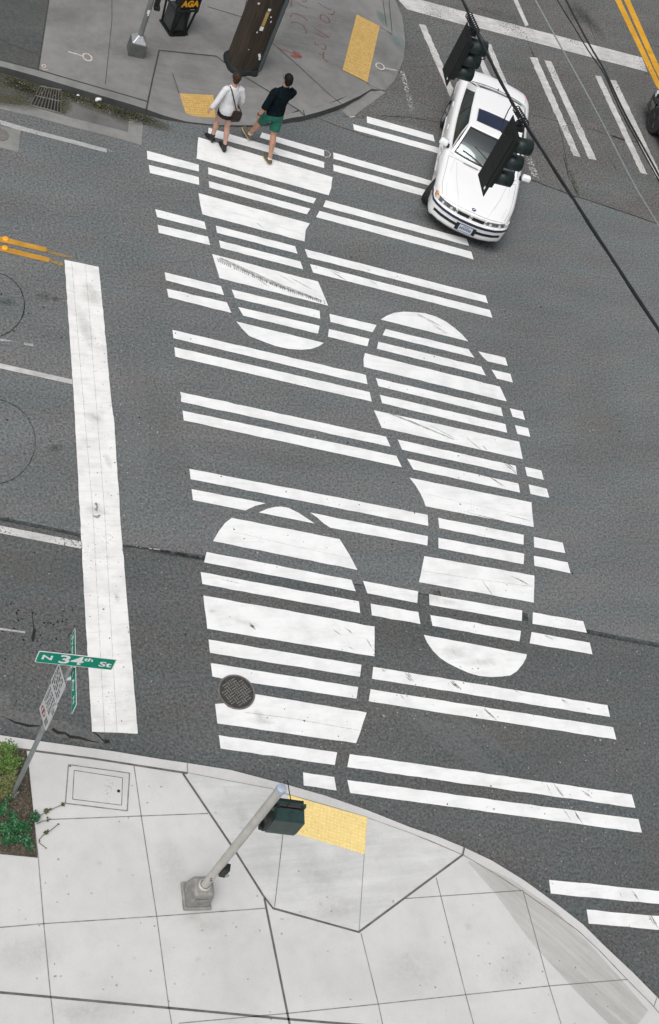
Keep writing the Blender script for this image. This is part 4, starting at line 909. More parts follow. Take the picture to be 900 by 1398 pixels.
mb = MB(); mb.lathe([(.018, -.1), (.018, 8.8)], (cx_+.07, cy_+.02, 0), 8); mb.build('ground_wire', M['trim'], t, smooth=True)
mb = MB()
k_ = []
for (dr, hz) in ((.075, -.02), (.07, .03), (.045, .08), (.005, .10)): k_.append([V(((r*sq(2*PI*j/40)+dr*(1+.6*noise.noise(V((math.cos(2*PI*j/40)*2.2, math.sin(2*PI*j/40)*2.2, dr)))))*math.cos(2*PI*j/40), (r*sq(2*PI*j/40)+dr*(1+.6*noise.noise(V((math.cos(2*PI*j/40)*2.2, math.sin(2*PI*j/40)*2.2, dr)))))*math.sin(2*PI*j/40), hz+.02*noise.noise(V((j*.4, hz*9, 0))))) for j in range(41)])
mb.grid(k_)
mb.build('tar_collar', simple('tar_collar', (.006, .011, .012), .7, 0, .3, 10), t)
def on_pole(name, deg, z, w_, h_, mat, tilt=0):
    q = (deg+90)/55; d = V((0, -1, 0)); s = V((1, 0, 0)); O = V((r*q, -r*(1-.012*z)*(1.008-.10*abs(q)**5)-.003, z)); u = (s*math.cos(tilt)+V((0, 0, 1))*math.sin(tilt)); v = (V((0, 0, 1))*math.cos(tilt)-s*math.sin(tilt))
    mb = MB(); n2 = d*.012
    mb.quad(O-u*w_/2-v*h_/2, O+u*w_/2-v*h_/2, O+u*w_/2+v*h_/2, O-u*w_/2+v*h_/2); mb.quad(O-u*w_/2-v*h_/2-n2, O+u*w_/2-v*h_/2-n2, O+u*w_/2+v*h_/2-n2, O-u*w_/2+v*h_/2-n2)
    return mb.build(name, mat, t)
on_pole('tan_tag', -92, 1.40, .07, .34, M['tag']); on_pole('flyer', -92, 1.16, .075, .10, M['flyer']); on_pole('flyer', -90, 1.62, .06, .06, M['flyer']); on_pole('flyer', -58, .50, .05, .10, M['flyer'], .5); on_pole('flyer', -52, .42, .035, .06, M['flyer'], .2)
on_pole('flyer', -140, 1.72, .04, .035, M['flyer']); on_pole('flyer', -73, 1.46, .03, .03, M['flyer']); on_pole('flyer', -105, 1.06, .03, .03, M['flyer']); on_pole('flyer', -66, 1.35, .02, .05, M['flyer']); on_pole('flyer', -112, .62, .015, .02, M['flyer'])
# ------------------------------------------------------------------ span wire, traffic signals, other wires
def wp(x, y, z): return gp(x, y, z)
SP = [(560, -130, 6.9), (632, 0, 6.45), (641, 22, 6.42), (660, 62, 6.40), (688, 118, 6.42), (706, 150, 6.45), (716, 166, 6.48), (760, 235, 6.62), (820, 328, 6.85), (900, 450, 7.15), (1000, 602, 7.5), (1300, 1060, 8.4)]
pts = [wp(*p) for p in SP]
def smooth_line(P, m=6):
    out = []
    for i in range(len(P)-1):
        p0, p1, p2, p3 = P[max(i-1, 0)], P[i], P[i+1], P[min(i+2, len(P)-1)]
        for k in range(m):
            u = k/m; out.append(.5*((2*p1)+(p2-p0)*u+(2*p0-5*p1+4*p2-p3)*u*u+(3*p1-p0-3*p2+p3)*u**3))
    out.append(P[-1]); return out
L = smooth_line(pts)
t = thing('span_wire', L[0], 'thick black lashed cable carrying the two traffic signals over the street', 'cable')
L0 = [p-L[0] for p in L]
mb = MB(); mb.tube(L0, .017, 8); mb.build('messenger_cable', M['wire'], t, smooth='full')
mb = MB(); mb.tube([p+V((.012, .010, -.026+.006*math.sin(i*1.3))) for i, p in enumerate(L0)], .020, 8); mb.build('signal_cable', M['sigblack'], t, smooth='full')
mb = MB(); acc = 0; nxt = .1
for i in range(len(L0)-1):
    seg = (L0[i+1]-L0[i]).length
    while nxt < acc+seg:
        p = L0[i].lerp(L0[i+1], (nxt-acc)/seg); d = (L0[i+1]-L0[i]).normalized()
        mb.tube([p-d*.02+V((.006, .005, -.013)), p+d*.02+V((.006, .005, -.013))], .026, 6); nxt += .30
    acc += seg
mb.build('lashing', M['wire'], t)
mb = MB()
for (x, y, z) in ((641, 22, 6.42), (706, 150, 6.45)):       # coils of spare cable at each hanger
    base = wp(x, y, z)-L[0]
    j = min(range(len(L0)), key=lambda i: (L0[i]-base).length); d = (L0[j+1]-L0[j]).normalized(); s = d.cross(V((0, 0, 1))).normalized()
    for k in range(9):
        q = base+d*(k*.045-.02)
        mb.tube([q+s*math.cos(a*.785)*.055+V((0, 0, math.sin(a*.785)*.055)) for a in range(9)], .009, 5)
mb.build('cable_coil', M['wire'], t)
def signal(pxtop, z_top, Hh, Wd, label, loopside):
    P = wp(*pxtop, z_top)
    t = thing('traffic_signal', P, label, 'traffic signal', 'black traffic signals on the span wire', math.radians(-99))
    # local x: along the plate towards the viewer (image right edge), local y: facing direction of the lenses (away)
    b = .0
    mb = MB(); mb.box((Wd/2, 0, -Hh/2-.05), (Wd, .012, Hh)); pl = mb.build('backplate', M['sigblack'], t, bevel=.004)
    mb = MB(); mb.box((Wd*.62, .055, -Hh/2-.05), (.24, .09, Hh*.78)); bd = mb.build('signal_body', M['sigblack'], t, bevel=.02)
    mb = MB()
    for k in range(3): mb.box((Wd*.62, -.010, -.05-Hh*(.23+k*.265)), (.22, .014, Hh*.262))
    mb.build('section_backs', M['sigblack'], bd, bevel=.006)
    for k in range(3):
        z = -.05-Hh*(.23+k*.265); mb = MB(); n = 18; Rr = .118; k0 = 0
        for i, (yy, rr) in enumerate(((.09, Rr), (.37, Rr*1.03))):
            for j in range(n+1):
                q = math.radians(-60+300*j/n); mb.v.append((Wd*.62+rr*math.cos(q), yy, z+rr*math.sin(q)))
        for j in range(n): mb.f.append((j, j+1, n+2+j, n+1+j)); mb.mi.append(0)
        v = mb.build('visor', M['visor'], t, smooth=True); so = v.modifiers.new('thick', 'SOLIDIFY'); so.thickness = .008
        mb = MB(); mb.lathe([(.105, .105), (.06, .125), (.01, .13)], (Wd*.62, 0, z), 16, 'y'); mb.build('lens', M['black'], v, smooth=True)
    mb = MB(); mb.tube([V((Wd*.5, .05, .0)), V((Wd*.5, .05, -.09))], .022, 8); mb.box((Wd*.5, .05, -.06), (.16, .12, .07)); mb.box((Wd*.5, .02, .0), (.08, .09, .07)); mb.build('hanger', M['sigblack'], t, bevel=.01)
    mb = MB(); mb.tube([V((Wd*.2, .0, .02)), V((Wd*.0, -.04, .10)), V((-.14, -.03, .02)), V((-.20, 0, -.14)), V((-.12, -.02, -.30)), V((.05, -.05, -.36)), V((.22, -.06, -.28))] if loopside else [V((Wd*.5, .1, .0)), V((Wd*.95, .3, -.10)), V((Wd*1.1, .34, -.30)), V((Wd*.9, .25, -.42)), V((Wd*.6, .16, -.35))], .009, 6); mb.build('feed_cable', M['wire'], t)
    mb = MB(); mb.box((Wd-.09, -.009, -Hh+.05), (.03, .006, .055), .3); mb.build('latch_hole', M['litter'], pl)
    return t
signal((703, 153), 6.40, 1.20, .50, 'larger black traffic signal seen from behind over the white car', True)
signal((640, 26), 6.38, .93, .44, 'smaller black traffic signal seen from behind above the trunk of the white car', False)
def wire(name, P, r, mat, label):
    W = smooth_line([wp(*p) for p in P]); mb = MB(); O = W[0]; mb.tube([p-O for p in W], r, 6); o = mb.build(name, mat, None, smooth='full', loc=O)
    tag(o, label, 'overhead wire', 'thin overhead wires on the right'); return o
wire('overhead_wire', [(690, -75, 7.4), (731, 0, 7.2), (764.2, 60.7, 7.1), (813.3, 150, 7.0), (864, 248.4, 7.1), (900, 309, 7.2), (1050, 560, 7.6)], .012, M['wiregrey'], 'thin grey overhead wire, leftmost of the bare wires at right')
wire('overhead_wire', [(730, -90, 8.0), (773, 0, 7.8), (804.7, 60.7, 7.7), (825, 95.3, 7.65), (853.8, 156, 7.6), (902, 244, 7.7), (1040, 500, 8.1)], .014, M['wire'], 'dark overhead wire, rightmost of the bare wires at right')
wire('overhead_wire', [(712, -90, 8.0), (761.3, 0, 7.75), (781.5, 33, 7.6), (804, 70, 7.5), (826, 103, 7.5), (850, 156, 7.5), (898, 244, 7.6), (1036, 500, 8.0)], .010, M['wire'], 'thin dark overhead wire running close beside the rightmost wire')
# ------------------------------------------------------------------ planting bed, lower left
bed = [(-120, 1003), (0, 1019.5), (36, 1024.4), (40, 1049.4), (44.4, 1093.9), (51.4, 1171), (0, 1166), (-150, 1150)]
struct(sheet('planting_bed', [px(bed, .156)], M['soil']))
random.seed(11)
li = MB()
def inbed(x, y): return 1026 < y < 1166 and x < 36+(y-1026)*.105-1.5
for i in range(2400):
    x, y = random.uniform(-60, 52), random.uniform(1026, 1170)
    if not inbed(x, y): continue
    q = gp(x, y, .16+random.uniform(0, .02)); r = random.uniform(.008, .024); a = random.uniform(0, 6.3); dv = V((math.cos(a), math.sin(a), random.uniform(-.4, .4)))*r; s = V((-math.sin(a), math.cos(a), random.uniform(-.3, .3)))*r*random.uniform(.3, .6)
    li.quad(q-dv, q+s, q+dv, q-s)
stuff(li.build('bark_mulch', M['leafdry'], recalc=False))
def shrub(name, c_px, rad, hgt, n, leaf, mat, label, flat=.6):
    c = gp(*c_px, .15); t = thing(name, c, label, 'plant', 'low plants in the corner bed')
    mb = MB(); st_ = MB()
    for k in range(9):
        a = random.uniform(0, 6.3); e = V((math.cos(a)*rad*.6, math.sin(a)*rad*.6, hgt*random.uniform(.5, .9))); st_.tube([V((0, 0, 0)), e*.5+V((0, 0, hgt*.15)), e], [.008, .006, .003], 5)
    cl = [V((random.gauss(0, rad*.45), random.gauss(0, rad*.45), hgt*random.uniform(.25, .9))) for _ in range(max(5, n//45))]
    for i in range(n):
        q = random.choice(cl)+V((random.gauss(0, rad*.17), random.gauss(0, rad*.17), random.gauss(0, hgt*.13)))
        if q.z < .01: q.z = .01+random.random()*.03
        a = random.uniform(0, 6.3); l = leaf*random.uniform(.6, 1.3); d = V((math.cos(a), math.sin(a), random.uniform(-.5, .6))).normalized()*l; s = d.cross(V((random.uniform(-.4, .4), random.uniform(-.4, .4), 1))).normalized()*l*flat
        mb.face((q, q+d*.5+s*.5, q+d, q+d*.5-s*.5))
    mb.build('foliage', mat, t, recalc=False); st_.build('stems', M['stem'], t); return t
shrub('shrub', (6, 1043), .20, .32, 1500, .034, M['leafbright'], 'bright light green leafy shrub at the top of the corner bed')
shrub('shrub', (3, 1074), .19, .26, 1300, .026, M['leafolive'], 'pale olive fine leaved shrub left of the sign post foot')
shrub('flowering_plant', (18, 1060), .06, .16, 60, .035, simple('leaf_pale', (.30, .33, .17), .6, 0, .2, 20), 'small pale yellowish plant tuft touching the sign post', .9)
shrub('ground_cover_plant', (22, 1136), .19, .13, 620, .034, M['leafdeep'], 'deep green trailing plant sprawling along the bed by the sidewalk edge', .85)
shrub('ground_cover_plant', (46, 1120), .085, .11, 240, .030, M['leafdeep'], 'deep green plant tuft spilling over the sidewalk edge', .85)
shrub('ground_cover_plant', (4, 1112), .12, .10, 150, .034, M['leafdeep'], 'sparse dark green seedling by the left edge of the photo', .85)
shrub('ground_cover_plant', (8, 1098), .09, .08, 80, .034, M['leafdeep'], 'small green sprout just below the sign post foot', .85)
shrub('ground_cover_plant', (40, 1157), .05, .06, 45, .04, M['leafdeep'], 'tiny green sprout near the bottom corner of the bed', .85)
shrub('ground_cover_plant', (4, 1138), .12, .10, 190, .032, M['leafdeep'], 'dark green clump left of the trailing plant in the bed', .85)
def runner(P, label, buds):
    W = [gp(x, y, z) for x, y, z in P]; O = W[0]; t = thing('creeping_stem', O, label, 'plant', 'stems creeping over the sidewalk')
    mb = MB(); mb.tube([p-O for p in W], .005, 5); mb.build('stem', M['stem'], t)
    mb = MB()
    for (x, y, r) in buds:
        q = gp(x, y, .18)-O
        for k in range(14):
            a = random.uniform(0, 6.3); d = V((math.cos(a), math.sin(a), random.uniform(-.4, .6)))*r; s = V((-math.sin(a), math.cos(a), 0))*r*.5; o_ = V((random.gauss(0, r*.4), random.gauss(0, r*.4), random.gauss(0, r*.3)))
            mb.quad(q+o_-d, q+o_+s, q+o_+d, q+o_-s)
    mb.build('buds', simple('bud', (.07, .085, .03), .8, 0, .5, 20), t, recalc=False)
runner([(48, 1121, .2), (56, 1113, .22), (64, 1108, .2), (75, 1103, .19), (86, 1098, .17)], 'longest thin budded stem reaching across the pale sidewalk', [(86, 1098, .022), (68.5, 1105, .016), (63, 1108, .03), (53, 1115, .02)])
runner([(50, 1125, .19), (58, 1121, .2), (65, 1120, .18), (69, 1117, .17)], 'short budded stem along the scored sidewalk joint', [(65, 1120.5, .015), (65, 1116.5, .012)])
runner([(53, 1147, .16), (58, 1141, .17), (66, 1136, .19), (80, 1125, .18)], 'loose dry twig with one bud lying on the sidewalk', [(62.5, 1136.5, .026), (80, 1125, .01), (54, 1148, .01)])
runner([(53, 1150, .158), (63, 1158, .16)], 'short bare twig lowest on the sidewalk by the bed', [(63, 1158, .007)])
# crumpled white litter in the gutter
c = gp(133, 138, .01); t = thing('paper_cup', c, 'crumpled white paper cup lying in the weedy gutter', 'litter', None, .6)
mb = MB(); n = 12; k = 0
for (x_, r_) in ((-.05, .03), (-.02, .036), (.02, .042), (.05, .047)):
    for j in range(n):
        q = 2*PI*j/n; w_ = 1+.12*math.sin(3*q+x_*30); mb.v.append((x_, r_*w_*math.cos(q), .042+r_*w_*math.sin(q)*.9))
for i in range(3):
    for j in range(n): mb.f.append((i*n+j, i*n+(j+1) % n, (i+1)*n+(j+1) % n, (i+1)*n+j)); mb.mi.append(0)
mb.f.append(tuple(range(n))); mb.mi.append(0); mb.build('cup', M['litter'], t, smooth=True)
mb = MB(); mb.tube([V((.05+0*j, .047*math.cos(2*PI*j/12), .042+.043*math.sin(2*PI*j/12))) for j in range(13)], .004, 5); mb.build('rim', M['litter'], t)
c = gp(106.5, 130.5, .012); mb = MB()
for k in range(6):
    a = random.uniform(0, 6); mb.quad(*[V((math.cos(a+q)*.03, math.sin(a+q)*.02, random.uniform(0, .02))) for q in (0, 1.5, 3.1, 4.7)])
o = mb.build('paper_scrap', M['litter'], None, loc=c); tag(o, 'tiny white paper scrap in the gutter left of the cup', 'litter')
# ------------------------------------------------------------------ white sedan
def interp(T, x):
    if x <= T[0][0]: return T[0][1]
    for (a, u), (b, v) in zip(T, T[1:]):
        if x <= b:
            t_ = (x-a)/(b-a); return u+(v-u)*t_
    return T[-1][1]
def warp(p):
    x, y, z = p
    sx = max(0, min(1, (x-1.55)/.85)); sx = sx*sx*(3-2*sx)
    sr = max(0, min(1, (-x-1.7)/.75)); sr = sr*sr*(3-2*sr)
    k = min(1.15, abs(y)/.90)
    return (x-.27*sx*k**2.6+.15*sr*k**2.6, y*(1-.02*sx), z)
WT = [(-2.46, .84), (-2.2, .875), (-1.3, .91), (0, .925), (1.3, .925), (1.9, .905), (2.2, .885), (2.44, .85)]
ZT = [(-2.46, .80), (-2.43, .97), (-2.3, 1.01), (-1.9, 1.02), (-1.0, .985), (.9, .955), (1.1, .945), (1.7, .885), (2.15, .815), (2.33, .775), (2.41, .74), (2.44, .68)]
ZS = [(-2.46, .76), (-2.43, .90), (-2.2, .95), (-1.5, .95), (.8, .925), (1.6, .85), (2.1, .775), (2.33, .735), (2.41, .70), (2.44, .65)]
ZB = [(-2.46, .40), (-2.3, .30), (-1.9, .22), (1.9, .21), (2.3, .26), (2.44, .32)]
FW, RW = 1.60, -1.33
xs = sorted(set([-2.46, -2.43, -2.36, -2.25, -2.1, -1.95, -.85, -.6, -.3, 0, .3, .6, .9, 1.05, 1.15, 2.05, 2.15, 2.25, 2.33, 2.38, 2.41, 2.44]+[c_+d for c_ in (FW, RW) for d in (-.40, -.368, -.355, -.31, -.22, -.11, 0, .11, .22, .31, .355, .368, .40)]))
def section(x):
    w, zt, zs, zb = interp(WT, x), interp(ZT, x), interp(ZS, x), interp(ZB, x)
    ar = 0
    for c_ in (FW, RW):
        d = abs(x-c_)
        if d < .365: ar = max(ar, .315+math.sqrt(.365**2-d*d)*.98)
    m = lambda z: max(z, ar)
    P = [(0, zb+.02), (w*.80, m(zb)), (w*.955, m(zb+.04)), (w*.992, m(.44)), (w, max(.60, ar+.012)), (w*.985, max(zs-.09, ar+.02)), (w*.955, zs-.03), (w*.90, zs+.012), (w*.80, zt-.018 if abs(x) > 1 else zt-.02), (w*.74, zt-.004), (w*.5, zt+.004), (w*.25, zt+.012), (0, zt+.014)]
    return P
car = thing('sedan', (16.119, 21.004, 0), 'white four door sedan with a dark sunroof turning under the traffic signals', 'car', None, -2.0225, .978)
mb = MB(); G = []
for x in xs:
    P = section(x); G.append([warp((x, y, z)) for y, z in P]+[warp((x, -y, z)) for y, z in reversed(P[1:-1])])
for i in range(len(G)-1):
    n = len(G[i])
    for j in range(n):
        mb.quad(G[i][j], G[i+1][j], G[i+1][(j+1) % n], G[i][(j+1) % n])
mb.face(G[0][::-1]); mb.face(G[-1])
body = mb.build('body', M['carwhite'], car, smooth=42)
mb = MB(); mb.box((0, 0, .46), (3.9, 1.44, .34)); mb.build('underbody', M['black'], car)
def patch(f, u0, u1, v0, v1, nu, nv):
    return [[f(u0+(u1-u0)*i/nu, v0+(v1-v0)*j/nv) for i in range(nu+1)] for j in range(nv+1)]
# greenhouse
def front_w(u, v):      # u across 0..1, v up 0..1
    s = u*2-1
    b = V((1.06-.12*s*s, .785*s, .955)); t_ = V((.37-.07*s*s, .605*s, 1.372-.03*s*s)); p = b.lerp(t_, v); p.x += .035*math.sin(PI*v); p.z += .02*math.sin(PI*v); return p
def rear_w(u, v):
    s = u*2-1
    b = V((-1.88+.09*s*s, .72*s, 1.015)); t_ = V((-1.24+.05*s*s, .585*s, 1.36-.03*s*s)); p = b.lerp(t_, v); p.x -= .02*math.sin(PI*v); p.z += .02*math.sin(PI*v); return p
def side_w(u, v, sg):   # u from front to rear
    b = V((.94+(-1.79-.94)*u, sg*(.785+.03*math.sin(PI*u)-.065*u*u), .955+.06*u)); t_ = V((.30+(-1.19-.30)*u, sg*(.605+.015*math.sin(PI*u)-.02*u), 1.342+.012*math.sin(PI*u)-.012*u))
    p = b.lerp(t_, v); p.y += sg*.022*math.sin(PI*v); return p
mb = MB()
def wall_with_hole(f, us, vs, hole):
    for i in range(len(us)-1):
        for j in range(len(vs)-1):
            if hole and hole[0] <= us[i] and us[i+1] <= hole[1] and hole[2] <= vs[j] and vs[j+1] <= hole[3]: continue
            mb.quad(f(us[i], vs[j]), f(us[i+1], vs[j]), f(us[i+1], vs[j+1]), f(us[i], vs[j+1]))
us = [0, .045]+[.045+.91*k/10 for k in range(1, 10)]+[.955, 1]; vs = [0, .05]+[.05+.89*k/5 for k in range(1, 5)]+[.94, 1]
wall_with_hole(front_w, us, vs, (.045, .956, .05, .941)); wall_with_hole(rear_w, us, vs, None)
for sg in (-1, 1): wall_with_hole(lambda u, v: side_w(u, v, sg), [k/12 for k in range(13)], vs, None)
R_ = 9
def roof(u, v):        # u front->rear, v -1..1
    f, r = front_w((v+1)/2, 1), rear_w((v+1)/2, 1); p = f.lerp(r, u); 
    e = side_w(u, 1, 1); p.y = e.y*v
    zc = .018*math.sin(PI*u)*(1-v*v); p.z = (f.z+(r.z-f.z)*u)+zc+(.012*math.sin(PI*u)-.0*u)*v*v; return p
mb.grid([[roof(i/10, -1+2*j/10) for j in range(11)] for i in range(11)])
gh = mb.build('cabin', M['carwhite'], car, smooth=30)
def glaze(name, f, u0, u1, v0, v1, off, mat, parent, nu=8, nv=5, skew=None):
    m_ = MB(); g_ = patch(f, u0, u1, v0, v1, nu, nv); m_.grid(g_)
    o = m_.build(name, mat, parent, smooth='full'); return o
def out(f, d):
    def q(u, v):
        e = 1e-3; p = f(u, v); n_ = (f(u+e, v)-p).cross(f(u, v+e)-p).normalized()
        if n_.dot(V((p.x*.3+.1, p.y, .6))) < 0: n_ = -n_
        return p+n_*d
    return q
ws = glaze('windscreen', out(front_w, .003), .05, .95, .055, .94, 0, M['screen'], car)
def rimstrip(name, f, u0, u1, v0, v1, w_u, w_v, mat, par):
    m_ = MB()
    for a, b, c_, d_ in ((u0, u1, v0, v0+w_v), (u0, u1, v1-w_v, v1), (u0, u0+w_u, v0, v1), (u1-w_u, u1, v0, v1)): m_.grid(patch(f, a, b, c_, d_, 8, 3))
    return m_.build(name, mat, par, smooth='full')
rimstrip('windscreen_seal', out(front_w, .006), .038, .962, .03, .955, .018, .055, M['trim'], ws)
bl = MB()
for u0, u1 in ((.50, .13), (.92, .55)):
    f = out(front_w, .016); bl.tube([f(u0+(u1-u0)*k/6, .05+.16*math.sin(k/6*PI*.5)*(1) if True else 0) for k in range(7)], .012, 5)
f = out(front_w, .014); bl.tube([f(.62-.36*k/6, .06+.42*(k/6)**.55) for k in range(7)], .007, 5)
bl.build('wiper', M['trim'], ws)
glaze('rear_window', out(rear_w, .004), .07, .93, .10, .93, 0, M['glass'], car)
for sg in (-1, 1):
    f = lambda u, v, s=sg: side_w(u, v, s)
    m_ = MB(); m_.grid(patch(out(lambda u, v: f(.04+.86*u+(.02*v if u < .5 else -.06*v)*1, v), .003), 0, 1, .05, .95, 12, 5)); sw = m_.build('window_frame', M['trim'], car, smooth='full')
    for a, b in ((.05, .455), (.485, .80), (.81, .885)):
        m_ = MB(); m_.grid(patch(out(lambda u, v: f(u+(.02*v if u < .3 else -.05*v*(u > .7)), v), .006), a, b, .08, .91, 6, 5)); m_.build('side_window', M['glass'], sw, smooth='full')
m_ = MB(); rf = lambda u, v: roof(u, v)+V((0, 0, .004)); m_.grid([[rf(.15+.31*i/5, -.76+1.52*j/8) for j in range(9)] for i in range(6)]); m_.build('sunroof', M['sunroof'], car, smooth='full')
m_ = MB()
for (a, b, c_, d_) in ((.143, .468, -.79, -.765), (.143, .468, .765, .79), (.143, .15, -.79, .79), (.46, .468, -.79, .79)): m_.grid([[roof(a+(b-a)*i/4, c_+(d_-c_)*j/4)+V((0, 0, .003)) for j in range(5)] for i in range(5)])
m_.build('sunroof_seal', M['crease'], car)
# interior seen through the windscreen
mb = MB(); mb.box((.62, 0, .972), (.62, 1.30, .03)); mb.box((.36, .38, 1.0), (.16, .42, .10)); mb.build('dashboard', M['dash'], car, bevel=.02)
for y in (-.36, .36):
    mb = MB(); mb.box((-.28, y, 1.02), (.14, .46, .34), 0, .9); mb.box((-.30, y, 1.23), (.09, .24, .14), 0, .9); mb.build('seat', M['seat'], car, bevel=.04)
mb = MB(); mb.tube([V((.26+.05*math.cos(a*PI/8), .36+.18*math.cos(a*PI/8)*0+.18*math.sin(a*PI/8), 1.02+.16*math.cos(a*PI/8))) for a in range(17)], .014, 6); mb.build('steering_wheel', M['trim'], car)
mb = MB(); mb.grid([[(x, y, .992+.03*abs(math.sin(x*2))) for y in (-.72, 0, .72)] for x in (-1.7, -.6, .5)]); mb.build('cabin_floor', M['trim'], car)
# panel gaps, hood creases
def topz(x, y):
    P = section(x)
    for (a, za), (b, zb_) in zip(P[::-1], P[-2::-1]):
        if a <= abs(y) <= b: return za+(zb_-za)*(abs(y)-a)/(b-a)
    return P[7][1]
def topline(m_, pts, r): m_.tube([V(warp((x, y, topz(x, y)+.001))) for x, y in pts], r, 4)
mb = MB()
for sg in (-1, 1): topline(mb, [(1.02+.2*k, sg*(.80-.0*k)) for k in range(6)]+[(2.2, sg*.77), (2.34, sg*.74)], .004)
topline(mb, [(1.16-.10*(y/.78)**2, y) for y in [-.78+1.56*k/12 for k in range(13)]], .005)
topline(mb, [(2.385, y) for y in [-.8+1.6*k/12 for k in range(13)]], .005)
for sg in (-1, 1): topline(mb, [(-1.95, sg*.70), (-2.2, sg*.72), (-2.42, sg*.70)], .004)
mb.build('panel_gap', M['seam_line'], car)
mb = MB(); topline(mb, [(-1.925+.09*(y/.72)**2, y) for y in [-.72+1.44*k/12 for k in range(13)]], .010); mb.build('trunk_gap', M['trim'], car)
mb = MB()
for sg in (-1, 1):
    topline(mb, [(1.2, sg*.60), (1.7, sg*.52), (2.1, sg*.42), (2.36, sg*.34)], .006)
    topline(mb, [(1.12, sg*.66), (1.5, sg*.685), (2.0, sg*.70), (2.3, sg*.66)], .004)
mb.build('hood_crease', M['crease'], car)
mb = MB()
for sg, y0, y1 in ((1, .12, .46), (-1, .12, .46)):
    mb.grid([[V((1.145+dx-.10*(y/.78)**2, sg*y, topz(1.12, y)+.006)) for y in (y0, (y0+y1)/2, y1)] for dx in (0, .05)])
mb.build('cowl_vent', simple('cowl_vent_grey', (.30, .30, .31), .6), car)
mb = MB()
for sg in (-1, 1):
    for x in (.80, -.28, -1.22):
        P = [V((x-.25*max(0, (.6-q))*(x < -1), sg*(interp(WT, x)*k+.003), q)) for q, k in ((.32, .975), (.45, .992), (.60, 1.0), (.80, .985), (.90, .94))]
        mb.tube(P, .004, 4)
mb.build('door_gap', M['seam_line'], car)
mb = MB()
for sg in (-1, 1): mb.tube([V((x, sg*(interp(WT, x)+.004), .505)) for x in (1.15, .6, 0, -.5, -.9)], .014, 6)
mb.build('rub_strip', M['crease'], car)
for sg in (-1, 1):
    for x in (-.12, -1.02):
        mb = MB(); mb.box((x, sg*(interp(WT, x)*.985+.012), .80), (.17, .02, .025)); mb.build('door_handle', M['carwhite'], car, bevel=.006)
# bumpers
def bumper_path(front=True):
    P = [(2.02, -.915), (2.2, -.905), (2.36, -.90), (2.47, -.865), (2.505, -.78), (2.52, -.62), (2.525, -.4), (2.53, -.2), (2.53, 0)] if front else [(-1.75, -.90), (-2.1, -.89), (-2.38, -.875), (-2.47, -.82), (-2.50, -.7), (-2.52, -.4), (-2.525, 0)]
    return P+[(x, -y) for x, y in P[-2::-1]]
def bands(path, spec):
    rows_ = []
    for z, o in spec:
        r = []
        for i, (x, y) in enumerate(path):
            a, b = path[max(0, i-1)], path[min(len(path)-1, i+1)]; d = V((b[0]-a[0], b[1]-a[1], 0)).normalized(); n_ = V((d.y, -d.x, 0))
            if n_.dot(V((x, y*.5, 0))) < 0: n_ = -n_
            r.append(warp((x+n_.x*o, y+n_.y*o, z)))
        rows_.append(r)
    return rows_
for fr in (True, False):
    p_ = bumper_path(fr)
    mb = MB(); mb.grid(bands(p_, [(.64, -.12), (.625, -.02), (.60, 0), (.47, .004), (.43, -.002), (.36, -.004), (.30, -.006), (.24, -.04), (.22, -.15)])); bp_ = mb.build('bumper', M['carwhite'], car, smooth=30)
    mb = MB(); mb.grid(bands(p_, [(.612, .0), (.606, .012), (.560, .016), (.552, .004)])); mb.build('bumper_trim', M['trimblue'], bp_, smooth=30)
    if fr:
        mb = MB()
        for sg in (-1, 1):
            pp = [(x, y) for x, y in p_ if .17 < sg*y < .80]
            pp = sorted(pp+[(2.528, sg*.27)], key=lambda q: q[1]); mb.grid(bands(pp, [(.475, .010), (.405, .007)]))
        mb.build('air_intake', M['trim'], bp_)
        mb = MB(); mb.grid(bands([q for q in p_ if abs(q[1]) < .8], [(.285, .004), (.245, -.030)])); mb.build('lower_intake', M['trim'], bp_)
mb = MB(); mb.box((2.545, 0, .43), (.02, .46, .17)); pl = mb.build('plate_holder', M['trim'], car)
mb = MB(); mb.box((2.558, 0, .435), (.008, .305, .15)); pp = mb.build('number_plate', M['plate'], pl)
mb = MB()
for k in range(7): mb.box((2.563, -.115+.038*k, .432), (.003, .026, .062))
mb.box((2.563, 0, .49), (.003, .14, .016)); mb.build('plate_characters', M['plateblue'], pp)
